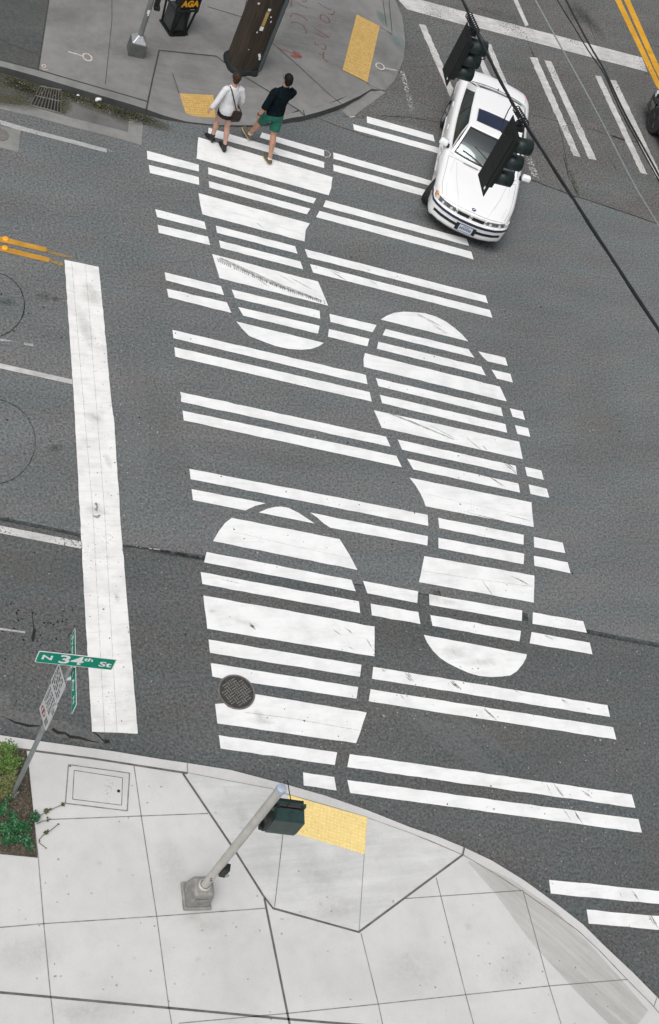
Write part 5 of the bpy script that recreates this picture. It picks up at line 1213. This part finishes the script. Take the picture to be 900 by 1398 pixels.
# nose: lamps and kidney grille
def nose(m_, y0, y1, z0, z1, off, n_=6):
    m_.grid([[warp((2.446+off, y0+(y1-y0)*i/n_, z)) for i in range(n_+1)] for z in (z0, z1)])
    m_.grid([[warp((2.446+off-k, y0+(y1-y0)*i/n_, z1)) for i in range(n_+1)] for k in (0, .06)])
for sg in (-1, 1):
    mb = MB(); nose(mb, sg*.37, sg*.775, .632, .720, .004); hl = mb.build('headlight', M['lamp'], car)
    for y in (.46, .66):
        mb = MB(); p = V(warp((2.452, sg*y, .675))); mb.lathe([(.038, 0), (.03, .004), (.005, .006)], p, 14, 'y'); 
        o = mb.build('reflector', M['lampclear'], hl); o.rotation_euler = (0, 0, 0)
        for v_ in o.data.vertices: dx, dy = v_.co.x-p.x, v_.co.y-p.y; v_.co.x = p.x+dy; v_.co.y = p.y+dx
    mb = MB(); nose(mb, sg*.775, sg*.842, .632, .718, .004); mb.build('headlight_corner', M['lampclear'], hl)
    mb = MB(); mb.grid([[warp((2.446-.11*k, sg*(.842+.034*min(1, k*1.4)), z)) for k in (0, .5, 1)] for z in (.632, .73)]); mb.grid([[warp((2.446-.11*k, sg*(.842+.034*min(1, k*1.4)-j), .732)) for k in (0, .5, 1)] for j in (0, .05)]); mb.build('turn_signal', M['amber'] if sg < 0 else M['lampclear'], hl)
    mb = MB(); nose(mb, sg*.035, sg*.315, .628, .722, .006); kg = mb.build('grille', M['black'], car)
    mb = MB()
    for (y0, y1, z0, z1) in ((.02, .036, .62, .735), (.314, .332, .62, .735), (.02, .332, .612, .628), (.02, .332, .722, .738)): nose(mb, sg*y0, sg*y1, z0, z1, .012, 3)
    mb.build('grille_surround', M['crease'], kg)
    mb = MB()
    for k in range(8): y = .06+.033*k; mb.box(warp((2.455, sg*y, .675)), (.004, .005, .09))
    mb.build('grille_bars', M['trim'], kg)
p = V((2.31, 0, topz(2.31, 0)+.004)); mb = MB(); mb.lathe([(.046, 0), (.046, .007), (.034, .008)], p, 20); bd = mb.build('badge', M['black'], car)
for k, mt in enumerate(('blue', 'white_enamel', 'blue', 'white_enamel')):
    mb = MB(); mb.face([p+V((0, 0, .010))]+[p+V((.032*math.cos(PI/2*(k+j/4)), .032*math.sin(PI/2*(k+j/4)), .010)) for j in range(5)]); mb.build('badge_quarter', M[mt], bd)
for sg in (-1, 1):
    mb = MB(); mb.box((.77, sg*.985, 1.0), (.14, .21, .125), sg*.15, .88); mr = mb.build('mirror', M['carwhite'], car, bevel=.035)
    mb = MB(); mb.box((.78, sg*.875, .95), (.10, .06, .05)); mb.build('mirror_foot', M['trim'], mr)
    mb = MB(); mb.box((.702, sg*.985, 1.0), (.006, .16, .09)); mb.build('mirror_glass', M['glass'], mr)
for x, sg, st_ in ((FW, -1, -.42), (FW, 1, -.36), (RW, -1, 0), (RW, 1, 0)):
    e = bpy.data.objects.new('wheel', None); COL.objects.link(e); e.parent = car; e.location = (x, sg*.80, .318); e.rotation_euler = (0, 0, st_)
    mb = MB(); mb.lathe([(.20, -.105), (.29, -.115), (.312, -.10), (.318, -.05), (.318, .05), (.312, .10), (.29, .115), (.20, .105)], (0, 0, 0), 32, 'y'); mb.build('tyre', M['rubber'], e, smooth=True)
    mb = MB(); mb.lathe([(.212, sg*.098), (.205, sg*.112), (.19, sg*.10), (.18, sg*.06), (.07, sg*.085), (.04, sg*.10), (.01, sg*.10)], (0, 0, 0), 24, 'y'); mb.build('rim', M['rim'], e, smooth=True)
    mb = MB()
    for k in range(8):
        a = k*PI/4; mb.tube([V((.05*math.cos(a), sg*.10, .05*math.sin(a))), V((.19*math.cos(a), sg*.10, .19*math.sin(a)))], .016, 5)
    mb.build('spokes', M['rim'], e)
for sg in (-1, 1):
    mb = MB(); mb.box((-2.47 if False else -2.462, sg*.62, .80), (.02, .36, .14)); mb.build('tail_light', M['signred'], car)
mb = MB(); mb.box((-1.93, 0, 1.05), (.07, .02, .05), 0, .5); mb.build('antenna_fin', M['trim'], car)
for o in [o for o in bpy.data.objects if o.type == 'MESH' and o.name.split('.')[0] in ('lashing', 'cable_coil', 'panel_gap', 'door_gap', 'lift_hole', 'hood_crease', 'cowl_vent', 'air_intake', 'rub_strip', 'wiper', 'spokes', 'grille_surround', 'section_backs', 'brace', 'mounting_bracket', 'blade_clamp', 'side_rail', 'cross_bar', 'dashboard', 'hanger', 'push_button_box', 'gap', 'ground_collar')]: separate(o)
# dark car cut off by the right edge
u_ = gp(839, 0)-gp(897.7, 120); hd_ = math.atan2(u_.y, u_.x)
corner = gp(889.5, 133, .55); loc = corner-V((math.cos(hd_)*2.17-math.sin(hd_)*.90, math.sin(hd_)*2.17+math.cos(hd_)*.90, 0)); loc.z = 0
dk = copy_tree(car); dk.location = loc; dk.rotation_euler = (0, 0, hd_); dk.scale = (1, 1, 1)
tag(dk, 'near black car of which only the front corner shows at the right edge', 'car')
def recolor(o):
    if o.type == 'MESH' and o.data.materials and o.data.materials[0] in (M['carwhite'], M['crease']):
        o.data = o.data.copy(); o.data.materials[0] = M['cardark']
    if o.type == 'MESH' and o.data.materials[0] in (M['rim'], M['trimblue']): o.data = o.data.copy(); o.data.materials[0] = M['trim']
    if o.type == 'MESH' and o.data.materials[0] == M['amber']: o.data = o.data.copy(); o.data.materials[0] = M['cardark']
    if o.name.startswith('badge') or o.name.startswith('plate_characters'): o['drop'] = 1
    for c_ in o.children: recolor(c_)
recolor(dk)
for o in [o for o in bpy.data.objects if o.get('drop')]: bpy.data.objects.remove(o)
for e in dk.children:
    if e.name.startswith('wheel'): e.rotation_euler = (0, 0, 0)
# ------------------------------------------------------------------ people
def etube(mb, pts, rad, ref=(1, 0, 0), n=14, cap=True):
    pts = [V(p) for p in pts]; k = len(mb.v); ref = V(ref)
    for i, p in enumerate(pts):
        t_ = (pts[min(i+1, len(pts)-1)]-pts[max(i-1, 0)]).normalized(); a = (ref-t_*ref.dot(t_)).normalized(); b = t_.cross(a)
        rx, ry = rad[i] if isinstance(rad[i], tuple) else (rad[i], rad[i])
        for j in range(n):
            q = 2*PI*j/n; mb.v.append(tuple(p+a*math.cos(q)*rx+b*math.sin(q)*ry))
    for i in range(len(pts)-1):
        for j in range(n): mb.f.append((k+i*n+j, k+i*n+(j+1) % n, k+(i+1)*n+(j+1) % n, k+(i+1)*n+j)); mb.mi.append(0)
    if cap:
        mb.f.append(tuple(k+j for j in reversed(range(n)))); mb.mi.append(0); e = k+(len(pts)-1)*n; mb.f.append(tuple(e+j for j in range(n))); mb.mi.append(0)
def ell(mb, c, r, n=14, m=9):
    k = len(mb.v)
    for i in range(m+1):
        ph = -PI/2+PI*i/m; cc, ss = max(.02, math.cos(ph)), math.sin(ph)
        for j in range(n): q = 2*PI*j/n; mb.v.append((c[0]+r[0]*cc*math.cos(q), c[1]+r[1]*cc*math.sin(q), c[2]+r[2]*ss))
    for i in range(m):
        for j in range(n): mb.f.append((k+i*n+j, k+i*n+(j+1) % n, k+(i+1)*n+(j+1) % n, k+(i+1)*n+j)); mb.mi.append(0)
    mb.f.append(tuple(k+j for j in reversed(range(n)))); mb.mi.append(0); e = k+m*n; mb.f.append(tuple(e+j for j in range(n))); mb.mi.append(0)
def fuse(mb, name, mat, parent, vox=.008, smooth=6):
    """melt the overlapping volumes into one continuous skin"""
    me = bpy.data.meshes.new('raw'); me.from_pydata(mb.v, [], mb.f)
    bm = bmesh.new(); bm.from_mesh(me); bmesh.ops.recalc_face_normals(bm, faces=bm.faces); bm.to_mesh(me); bm.free()
    o = bpy.data.objects.new('raw', me); COL.objects.link(o)
    r = o.modifiers.new('r', 'REMESH'); r.mode = 'VOXEL'; r.voxel_size = vox; r.use_smooth_shade = True
    s_ = o.modifiers.new('s', 'SMOOTH'); s_.iterations = smooth; s_.factor = .5
    dg = bpy.context.evaluated_depsgraph_get(); m2 = bpy.data.meshes.new_from_object(o.evaluated_get(dg)); bpy.data.objects.remove(o); bpy.data.meshes.remove(me)
    m2.name = name; m2.materials.clear(); m2.materials.append(mat)
    for p in m2.polygons: p.use_smooth = True; p.material_index = 0
    q = bpy.data.objects.new(name, m2); COL.objects.link(q); q.parent = parent; return q
def hand(mb, w, d, thumb, sc=1.0, curl=.5):
    """palm, four bent fingers of unequal length and a thumb from the side, hanging along d from wrist w"""
    d = V(d).normalized(); th = V(thumb); th = (th-d*th.dot(d)).normalized(); nrm = d.cross(th).normalized(); w = V(w)
    etube(mb, [w-d*.02*sc, w+d*.03*sc, w+d*.085*sc], [(.026*sc, .020*sc), (.040*sc, .017*sc), (.038*sc, .015*sc)], th, 10)
    for k, (o_, l) in enumerate(((.027, .068), (.009, .078), (-.009, .072), (-.027, .058))):
        b = w+d*.08*sc+th*o_*sc; m_ = b+(d*.55+nrm*.15*curl)*l*sc; e = m_+(d*.42-nrm*0+nrm*.5*curl)*l*.6*sc
        etube(mb, [b-d*.02*sc, b, m_, e], [.0095*sc, .0095*sc, .0085*sc, .0065*sc], th, 8)
    b = w+d*.025*sc+th*.03*sc; etube(mb, [b, b+(d*.5+th*.6)*.038*sc, b+(d*.9+th*.65)*.07*sc], [.013*sc, .011*sc, .008*sc], nrm, 8)
def leg(mb, hip, knee, ankle, heel_toe, s=1.0):
    hip, knee, ankle = V(hip), V(knee), V(ankle)
    calf = knee.lerp(ankle, .32)+(V((0, -1, 0)))*.018
    etube(mb, [hip+V((0, 0, .04)), hip.lerp(knee, .35), hip.lerp(knee, .8), knee, calf, knee.lerp(ankle, .7), ankle], [.088*s, .080*s, .060*s, .055*s, .058*s, .042*s, .036*s], (1, 0, 0), 12)
    d = V(heel_toe).normalized(); h0 = ankle-d*.035-V((0, 0, .05)); etube(mb, [ankle+V((0, 0, .02)), ankle-V((0, 0, .045))], [.034*s, .030*s]); etube(mb, [h0, h0+d*.06, h0+d*.14, h0+d*.19], [(.024*s, .022*s), (.026*s, .026*s), (.030*s, .016*s), (.024*s, .010*s)], (1, 0, 0), 10)
def shoe(mb, ankle, d, sole=False, s=1.0, h_=.07):
    d = V(d).normalized(); a = V(ankle)-V((0, 0, .06)); h0 = a-d*.072
    upv = (V((0, 0, 1))-d*d.z).normalized()
    pts = [h0, h0+d*.03, h0+d*.10, h0+d*.18, h0+d*.24, h0+d*.278]
    if sole: etube(mb, [p-upv*.034 for p in pts], [(.040*s, .012), (.052*s, .013), (.055*s, .013), (.062*s, .013), (.056*s, .013), (.032*s, .011)], d.cross(upv), 12)
    else: etube(mb, [p-upv*.005 for p in pts], [(.034*s, .036), (.046*s, .052), (.049*s, .050), (.056*s, .040), (.050*s, .031), (.026*s, .018)], d.cross(upv), 12)
def person(loc, heading, label): return thing('person', loc, label, 'person', None, heading-PI/2)
# --- man in navy shirt and green shorts
t = person((11.07, 20.88, .008), math.radians(101), 'dark haired man in a dark navy shirt and green shorts stepping off the crosswalk')
RK, RA, LK, LA = (.085, -.10, .50), (.07, -.30, .115), (-.085, .21, .53), (-.075, .33, .145)
RD, LD = (.05, 1, -.12), (-.35, 1, .38)
mb = MB()
etube(mb, [(0, 0, .86), (0, 0, .95), (0, .01, 1.10), (0, .015, 1.28), (0, .01, 1.40), (0, .0, 1.48)], [(.14, .10), (.16, .11), (.14, .095), (.165, .11), (.16, .10), (.08, .07)])
etube(mb, [(0, -.005, 1.44), (0, .01, 1.54), (0, .02, 1.60)], [.062, .054, .052])
ell(mb, (0, .03, 1.665), (.073, .092, .112)); ell(mb, (0, .075, 1.61), (.045, .045, .045)); etube(mb, [(0, .115, 1.675), (0, .135, 1.645), (0, .118, 1.635)], [.010, .014, .012])
for sx in (-1, 1): ell(mb, (sx*.076, .02, 1.66), (.010, .022, .032))
leg(mb, (.092, 0, .88), RK, RA, RD, 1.05); leg(mb, (-.092, 0, .88), LK, LA, LD, 1.05)
etube(mb, [(-.15, 0, 1.425), (-.20, -.005, 1.40), (-.27, -.045, 1.24), (-.305, -.06, 1.14), (-.325, -.05, 1.0), (-.335, -.03, .90)], [.06, .056, .046, .041, .036, .027])
hand(mb, (-.335, -.03, .905), (-.05, .10, -1), (.2, 1, .1))
etube(mb, [(.15, 0, 1.425), (.20, -.005, 1.40), (.215, .05, 1.27), (.205, .10, 1.18), (.17, .20, 1.12), (.15, .27, 1.08)], [.06, .056, .046, .041, .036, .027])
hand(mb, (.15, .27, 1.08), (-.1, .9, -.2), (-.2, 0, 1), 1, .8)
t.scale = (1.09,)*3
body_m = fuse(mb, 'body', M['skin_m'], t, .0065, 5)
mb = MB()
etube(mb, [(0, -.005, .905), (0, 0, 1.0), (0, .01, 1.12), (0, .015, 1.28), (0, .01, 1.40), (0, -.002, 1.47), (0, -.002, 1.515)], [(.185, .135), (.18, .13), (.165, .117), (.188, .128), (.18, .115), (.095, .078), (.068, .066)])
for sx, pts in ((-1, [(-.14, 0, 1.43), (-.20, -.005, 1.40), (-.27, -.045, 1.24), (-.307, -.06, 1.13), (-.315, -.057, 1.08)]), (1, [(.14, 0, 1.43), (.20, -.005, 1.40), (.215, .05, 1.27), (.206, .10, 1.18), (.18, .155, 1.155)])):
    etube(mb, pts, [.075, .073, .064, .062, .058])
etube(mb, [(0, -.01, 1.49), (0, .0, 1.535)], [(.074, .072), (.064, .064)])
fuse(mb, 'shirt', M['navy'], t, .010, 4)
mb = MB()
etube(mb, [(0, 0, .99), (0, -.005, .93), (0, -.005, .86), (0, 0, .80)], [(.165, .12), (.182, .135), (.185, .135), (.15, .10)])
for hip, k in (((.095, 0, .87), V(RK)), ((-.095, 0, .87), V(LK))):
    h0 = V(hip); etube(mb, [h0, h0.lerp(k, .35), h0.lerp(k, .78)], [(.105, .108), (.102, .104), (.102, .100)])
fuse(mb, 'shorts', M['green_shorts'], t, .010, 4)
mb = MB(); ell(mb, (0, .015, 1.695), (.083, .102, .095)); ell(mb, (0, -.025, 1.65), (.078, .065, .085)); fuse(mb, 'hair', M['hair_k'], t, .009, 3)
for nm, A_, D_2 in (('r', RA, RD), ('l', LA, LD)):
    mb = MB(); shoe(mb, A_, D_2, False); s1 = fuse(mb, 'shoe', M['shoe'], t, .007, 3); mb = MB(); shoe(mb, A_, D_2, True); fuse(mb, 'sole', M['sole'], s1, .006, 1)
    mb = MB(); etube(mb, [V(A_)+V((0, 0, .012)), V(A_)-V((0, 0, .025))], [.041, .042]); fuse(mb, 'sock', M['sock'], t, .007, 2)
mb = MB(); mb.tube([V((-.334+.034*math.cos(a*PI/6), -.032+.032*math.sin(a*PI/6), .925)) for a in range(13)], .011, 6); mb.build('wristwatch', M['trim'], t, smooth='full')
mb = MB(); mb.tube([V((-.08, .06, 1.672)), V((-.085, .0, 1.675))], .005, 5); mb.tube([V((.08, .06, 1.672)), V((.085, .0, 1.675))], .005, 5)
for sx in (-1, 1): mb.tube([V((sx*.036+.028*math.cos(a*PI/5), .122, 1.672+.020*math.sin(a*PI/5))) for a in range(11)], .004, 5)
mb.build('glasses', M['trim'], t)
for sx in (-1, 1):
    mb = MB(); ell(mb, (sx*.032, .108, 1.672), (.013, .010, .009)); mb.build('eye', M['white_enamel'], t, smooth='full')
# --- woman in white blouse and black skirt
t = person((10.17, 20.93, .008), math.radians(100), 'brown haired woman in a white blouse and short black skirt with a cross body bag')
RK, RA, LK, LA = (.075, -.02, .47), (.07, -.15, .115), (-.075, .12, .475), (-.085, .10, .135)
RD, LD = (.05, 1, -.10), (-.15, 1, -.30)
mb = MB()
etube(mb, [(0, 0, .80), (0, 0, .88), (0, .01, 1.03), (0, .015, 1.19), (0, .01, 1.30), (0, .0, 1.37)], [(.14, .10), (.158, .11), (.118, .085), (.138, .10), (.135, .085), (.065, .058)])
etube(mb, [(0, -.005, 1.34), (0, .01, 1.42), (0, .02, 1.48)], [.052, .045, .044])
hx = V((.02, .03, 1.535))
ell(mb, hx, (.075, .086, .104)); ell(mb, (.045, .06, 1.485), (.042, .040, .042)); etube(mb, [(.085, .105, 1.545), (.102, .12, 1.52), (.09, .108, 1.508)], [.008, .012, .010])
for p in ((.045, -.03, 1.53), (-.05, .055, 1.53)): ell(mb, p, (.016, .016, .028))
leg(mb, (.085, 0, .83), RK, RA, RD, .95); leg(mb, (-.085, 0, .83), LK, LA, LD, .95)
etube(mb, [(-.12, 0, 1.325), (-.16, -.005, 1.30), (-.24, -.03, 1.17), (-.295, -.05, 1.06), (-.345, -.05, .95), (-.375, -.04, .885)], [.05, .046, .037, .033, .029, .022])
hand(mb, (-.375, -.04, .885), (-.28, .05, -1), (.1, 1, 0), .9, .6)
etube(mb, [(.12, 0, 1.325), (.16, -.005, 1.30), (.215, -.02, 1.16), (.235, -.02, 1.06), (.245, .04, .96), (.25, .07, .89)], [.05, .046, .037, .033, .029, .022])
hand(mb, (.25, .07, .89), (.02, .10, -1), (-.3, 1, 0), .9, 1.2)
fuse(mb, 'body', M['skin_w'], t, .006, 5)
mb = MB()
etube(mb, [(0, -.015, .80), (0, -.015, .88), (0, .0, 1.02), (0, .012, 1.18), (0, .008, 1.29), (0, .0, 1.345), (0, .0, 1.375)], [(.178, .135), (.178, .135), (.15, .115), (.158, .118), (.15, .10), (.09, .075), (.07, .062)])
etube(mb, [(-.11, 0, 1.325), (-.165, -.005, 1.30), (-.242, -.03, 1.17), (-.298, -.05, 1.06), (-.35, -.05, .945), (-.362, -.045, .915)], [.058, .058, .053, .050, .046, .044])
etube(mb, [(.11, 0, 1.325), (.165, -.005, 1.30), (.217, -.02, 1.16), (.238, -.02, 1.06), (.247, .035, .965), (.249, .05, .93)], [.058, .058, .053, .050, .046, .044])
fuse(mb, 'blouse', M['blouse'], t, .010, 4)
mb = MB(); etube(mb, [(0, -.005, .90), (0, -.005, .82), (0, 0, .715)], [(.165, .125), (.182, .14), (.185, .145)]); fuse(mb, 'skirt', M['skirt'], t, .010, 3)
mb = MB(); ell(mb, hx+V((-.012, -.008, .028)), (.084, .092, .088)); ell(mb, hx+V((-.03, -.05, -.03)), (.062, .052, .062)); ell(mb, hx+V((-.035, -.088, .05)), (.048, .042, .046)); fuse(mb, 'hair', M['hair_b'], t, .008, 3)
for A_, D_2 in ((RA, RD), (LA, LD)):
    mb = MB(); shoe(mb, A_, D_2, False, .85); etube(mb, [V(A_)+V((0, 0, .035)), V(A_)-V((0, 0, .04))], [.045, .044]); a = V(A_)-V(D_2).normalized()*.05; etube(mb, [a-V((0, 0, .05)), V((a.x, a.y, .004))], [.022, .018]); fuse(mb, 'boot', M['bootblack'], t, .007, 3)
for q in ((.092, .075, 1.545), (.04, .108, 1.545)):
    mb = MB(); ell(mb, q, (.010, .010, .008)); mb.build('eye', M['white_enamel'], t, smooth='full')
sh = lambda p: V((p[0]-.115*max(0, p[2]-.15)/1.4, p[1], p[2]))      # she leans a little to her left
for c_ in t.children:
    for v_ in c_.data.vertices: v_.co = sh(v_.co)
rot = Matrix.Rotation(math.radians(10), 3, 'Z'); wl = V((10.17, 20.93, .008)); W_ = lambda p: wl+1.08*(rot @ sh(p)); t.scale = (1.08,)*3
bag = thing('shoulder_bag', W_((.105, -.165, .83)), 'brown leather bag hanging at the right hip of the woman in white', 'bag', None, math.radians(10), 1.0)
bag.scale = (1.08,)*3
mb = MB(); P = [(.075, .030, -.11), (.09, .045, -.06), (.09, .04, .05), (.08, .025, .10)]
R4 = [[V((sx*a, sy*b, z)) for sx, sy in ((-1, -1), (1, -1), (1, 1), (-1, 1))] for a, b, z in P]
for i in range(3):
    for j in range(4): mb.quad(R4[i][j], R4[i][(j+1) % 4], R4[i+1][(j+1) % 4], R4[i+1][j])
mb.quad(*R4[3]); mb.quad(*R4[0][::-1]); mb.build('pouch', M['leather'], bag, bevel=.015)
mb = MB(); mb.box((0, -.047, .04), (.155, .012, .12)); mb.build('flap', M['leather'], bag, bevel=.006)
mb = MB(); o_ = V((.105, -.165, .83)); etube(mb, [sh(p)-sh(o_) for p in ((.09, -.155, .93), (.05, -.152, 1.03), (.0, -.138, 1.14), (-.045, -.115, 1.25), (-.075, -.07, 1.335), (-.082, .0, 1.362), (-.07, .07, 1.31), (-.03, .125, 1.2), (.05, .14, 1.05), (.15, .10, .95), (.20, -.02, .92), (.20, -.12, .92))], [(.013, .005)]*12, (1, .3, .2), 8); mb.build('strap', M['strap'], bag)
bt = thing('water_bottle', W_((.262, .11, .80)), 'clear plastic bottle held low in the right hand of the woman in white', 'bottle', None, 0)
m, t_, n_, l_, b_ = nt('clear_plastic'); b_.inputs['Base Color'].default_value = (.8, .84, .85, 1); b_.inputs['Roughness'].default_value = .15; b_.inputs['Alpha'].default_value = .45
mb = MB(); mb.lathe([(.028, -.16), (.032, -.15), (.032, -.06), (.028, -.05), (.032, -.04), (.031, 0), (.014, .035), (.014, .05)], (0, 0, 0), 16); mb.build('bottle_body', m, bt, smooth=True)
mb = MB(); mb.lathe([(.016, .045), (.016, .065)], (0, 0, 0), 12); mb.build('bottle_cap', M['white_enamel'], bt)
mb = MB(); mb.lathe([(.0335, -.13), (.0335, -.07)], (0, 0, 0), 16); mb.build('bottle_label', simple('olive_label', (.35, .37, .15), .5), bt)
# ------------------------------------------------------------------ light: bright overcast
SUN_EL, SUN_AZ = 62, 215
w = bpy.data.worlds.new('World'); S.world = w; w.use_nodes = True
n = w.node_tree.nodes; l = w.node_tree.links; bg = n['Background']
sky = n.new('ShaderNodeTexSky'); sky.sky_type = 'NISHITA'; sky.sun_disc = False; sky.sun_elevation = math.radians(SUN_EL); sky.sun_rotation = math.radians(90-SUN_AZ); sky.air_density = 1.0; sky.dust_density = 4.0; sky.ozone_density = 1.0
hs = n.new('ShaderNodeHueSaturation'); hs.inputs['Saturation'].default_value = .22
l.new(sky.outputs[0], hs.inputs['Color']); l.new(hs.outputs[0], bg.inputs['Color']); bg.inputs['Strength'].default_value = .12
sd = bpy.data.lights.new('sun', 'SUN'); sd.energy = 1.0; sd.angle = math.radians(35); sd.color = (1, .975, .94); so = bpy.data.objects.new('sun', sd); COL.objects.link(so)
dv = V((math.cos(math.radians(SUN_AZ))*math.cos(math.radians(SUN_EL)), math.sin(math.radians(SUN_AZ))*math.cos(math.radians(SUN_EL)), math.sin(math.radians(SUN_EL))))
so.rotation_euler = dv.to_track_quat('Z', 'Y').to_euler()
S.view_settings.view_transform = 'Standard'; S.view_settings.look = 'None'; S.view_settings.gamma = 1; S.view_settings.use_curve_mapping = False; S.view_settings.exposure = .14
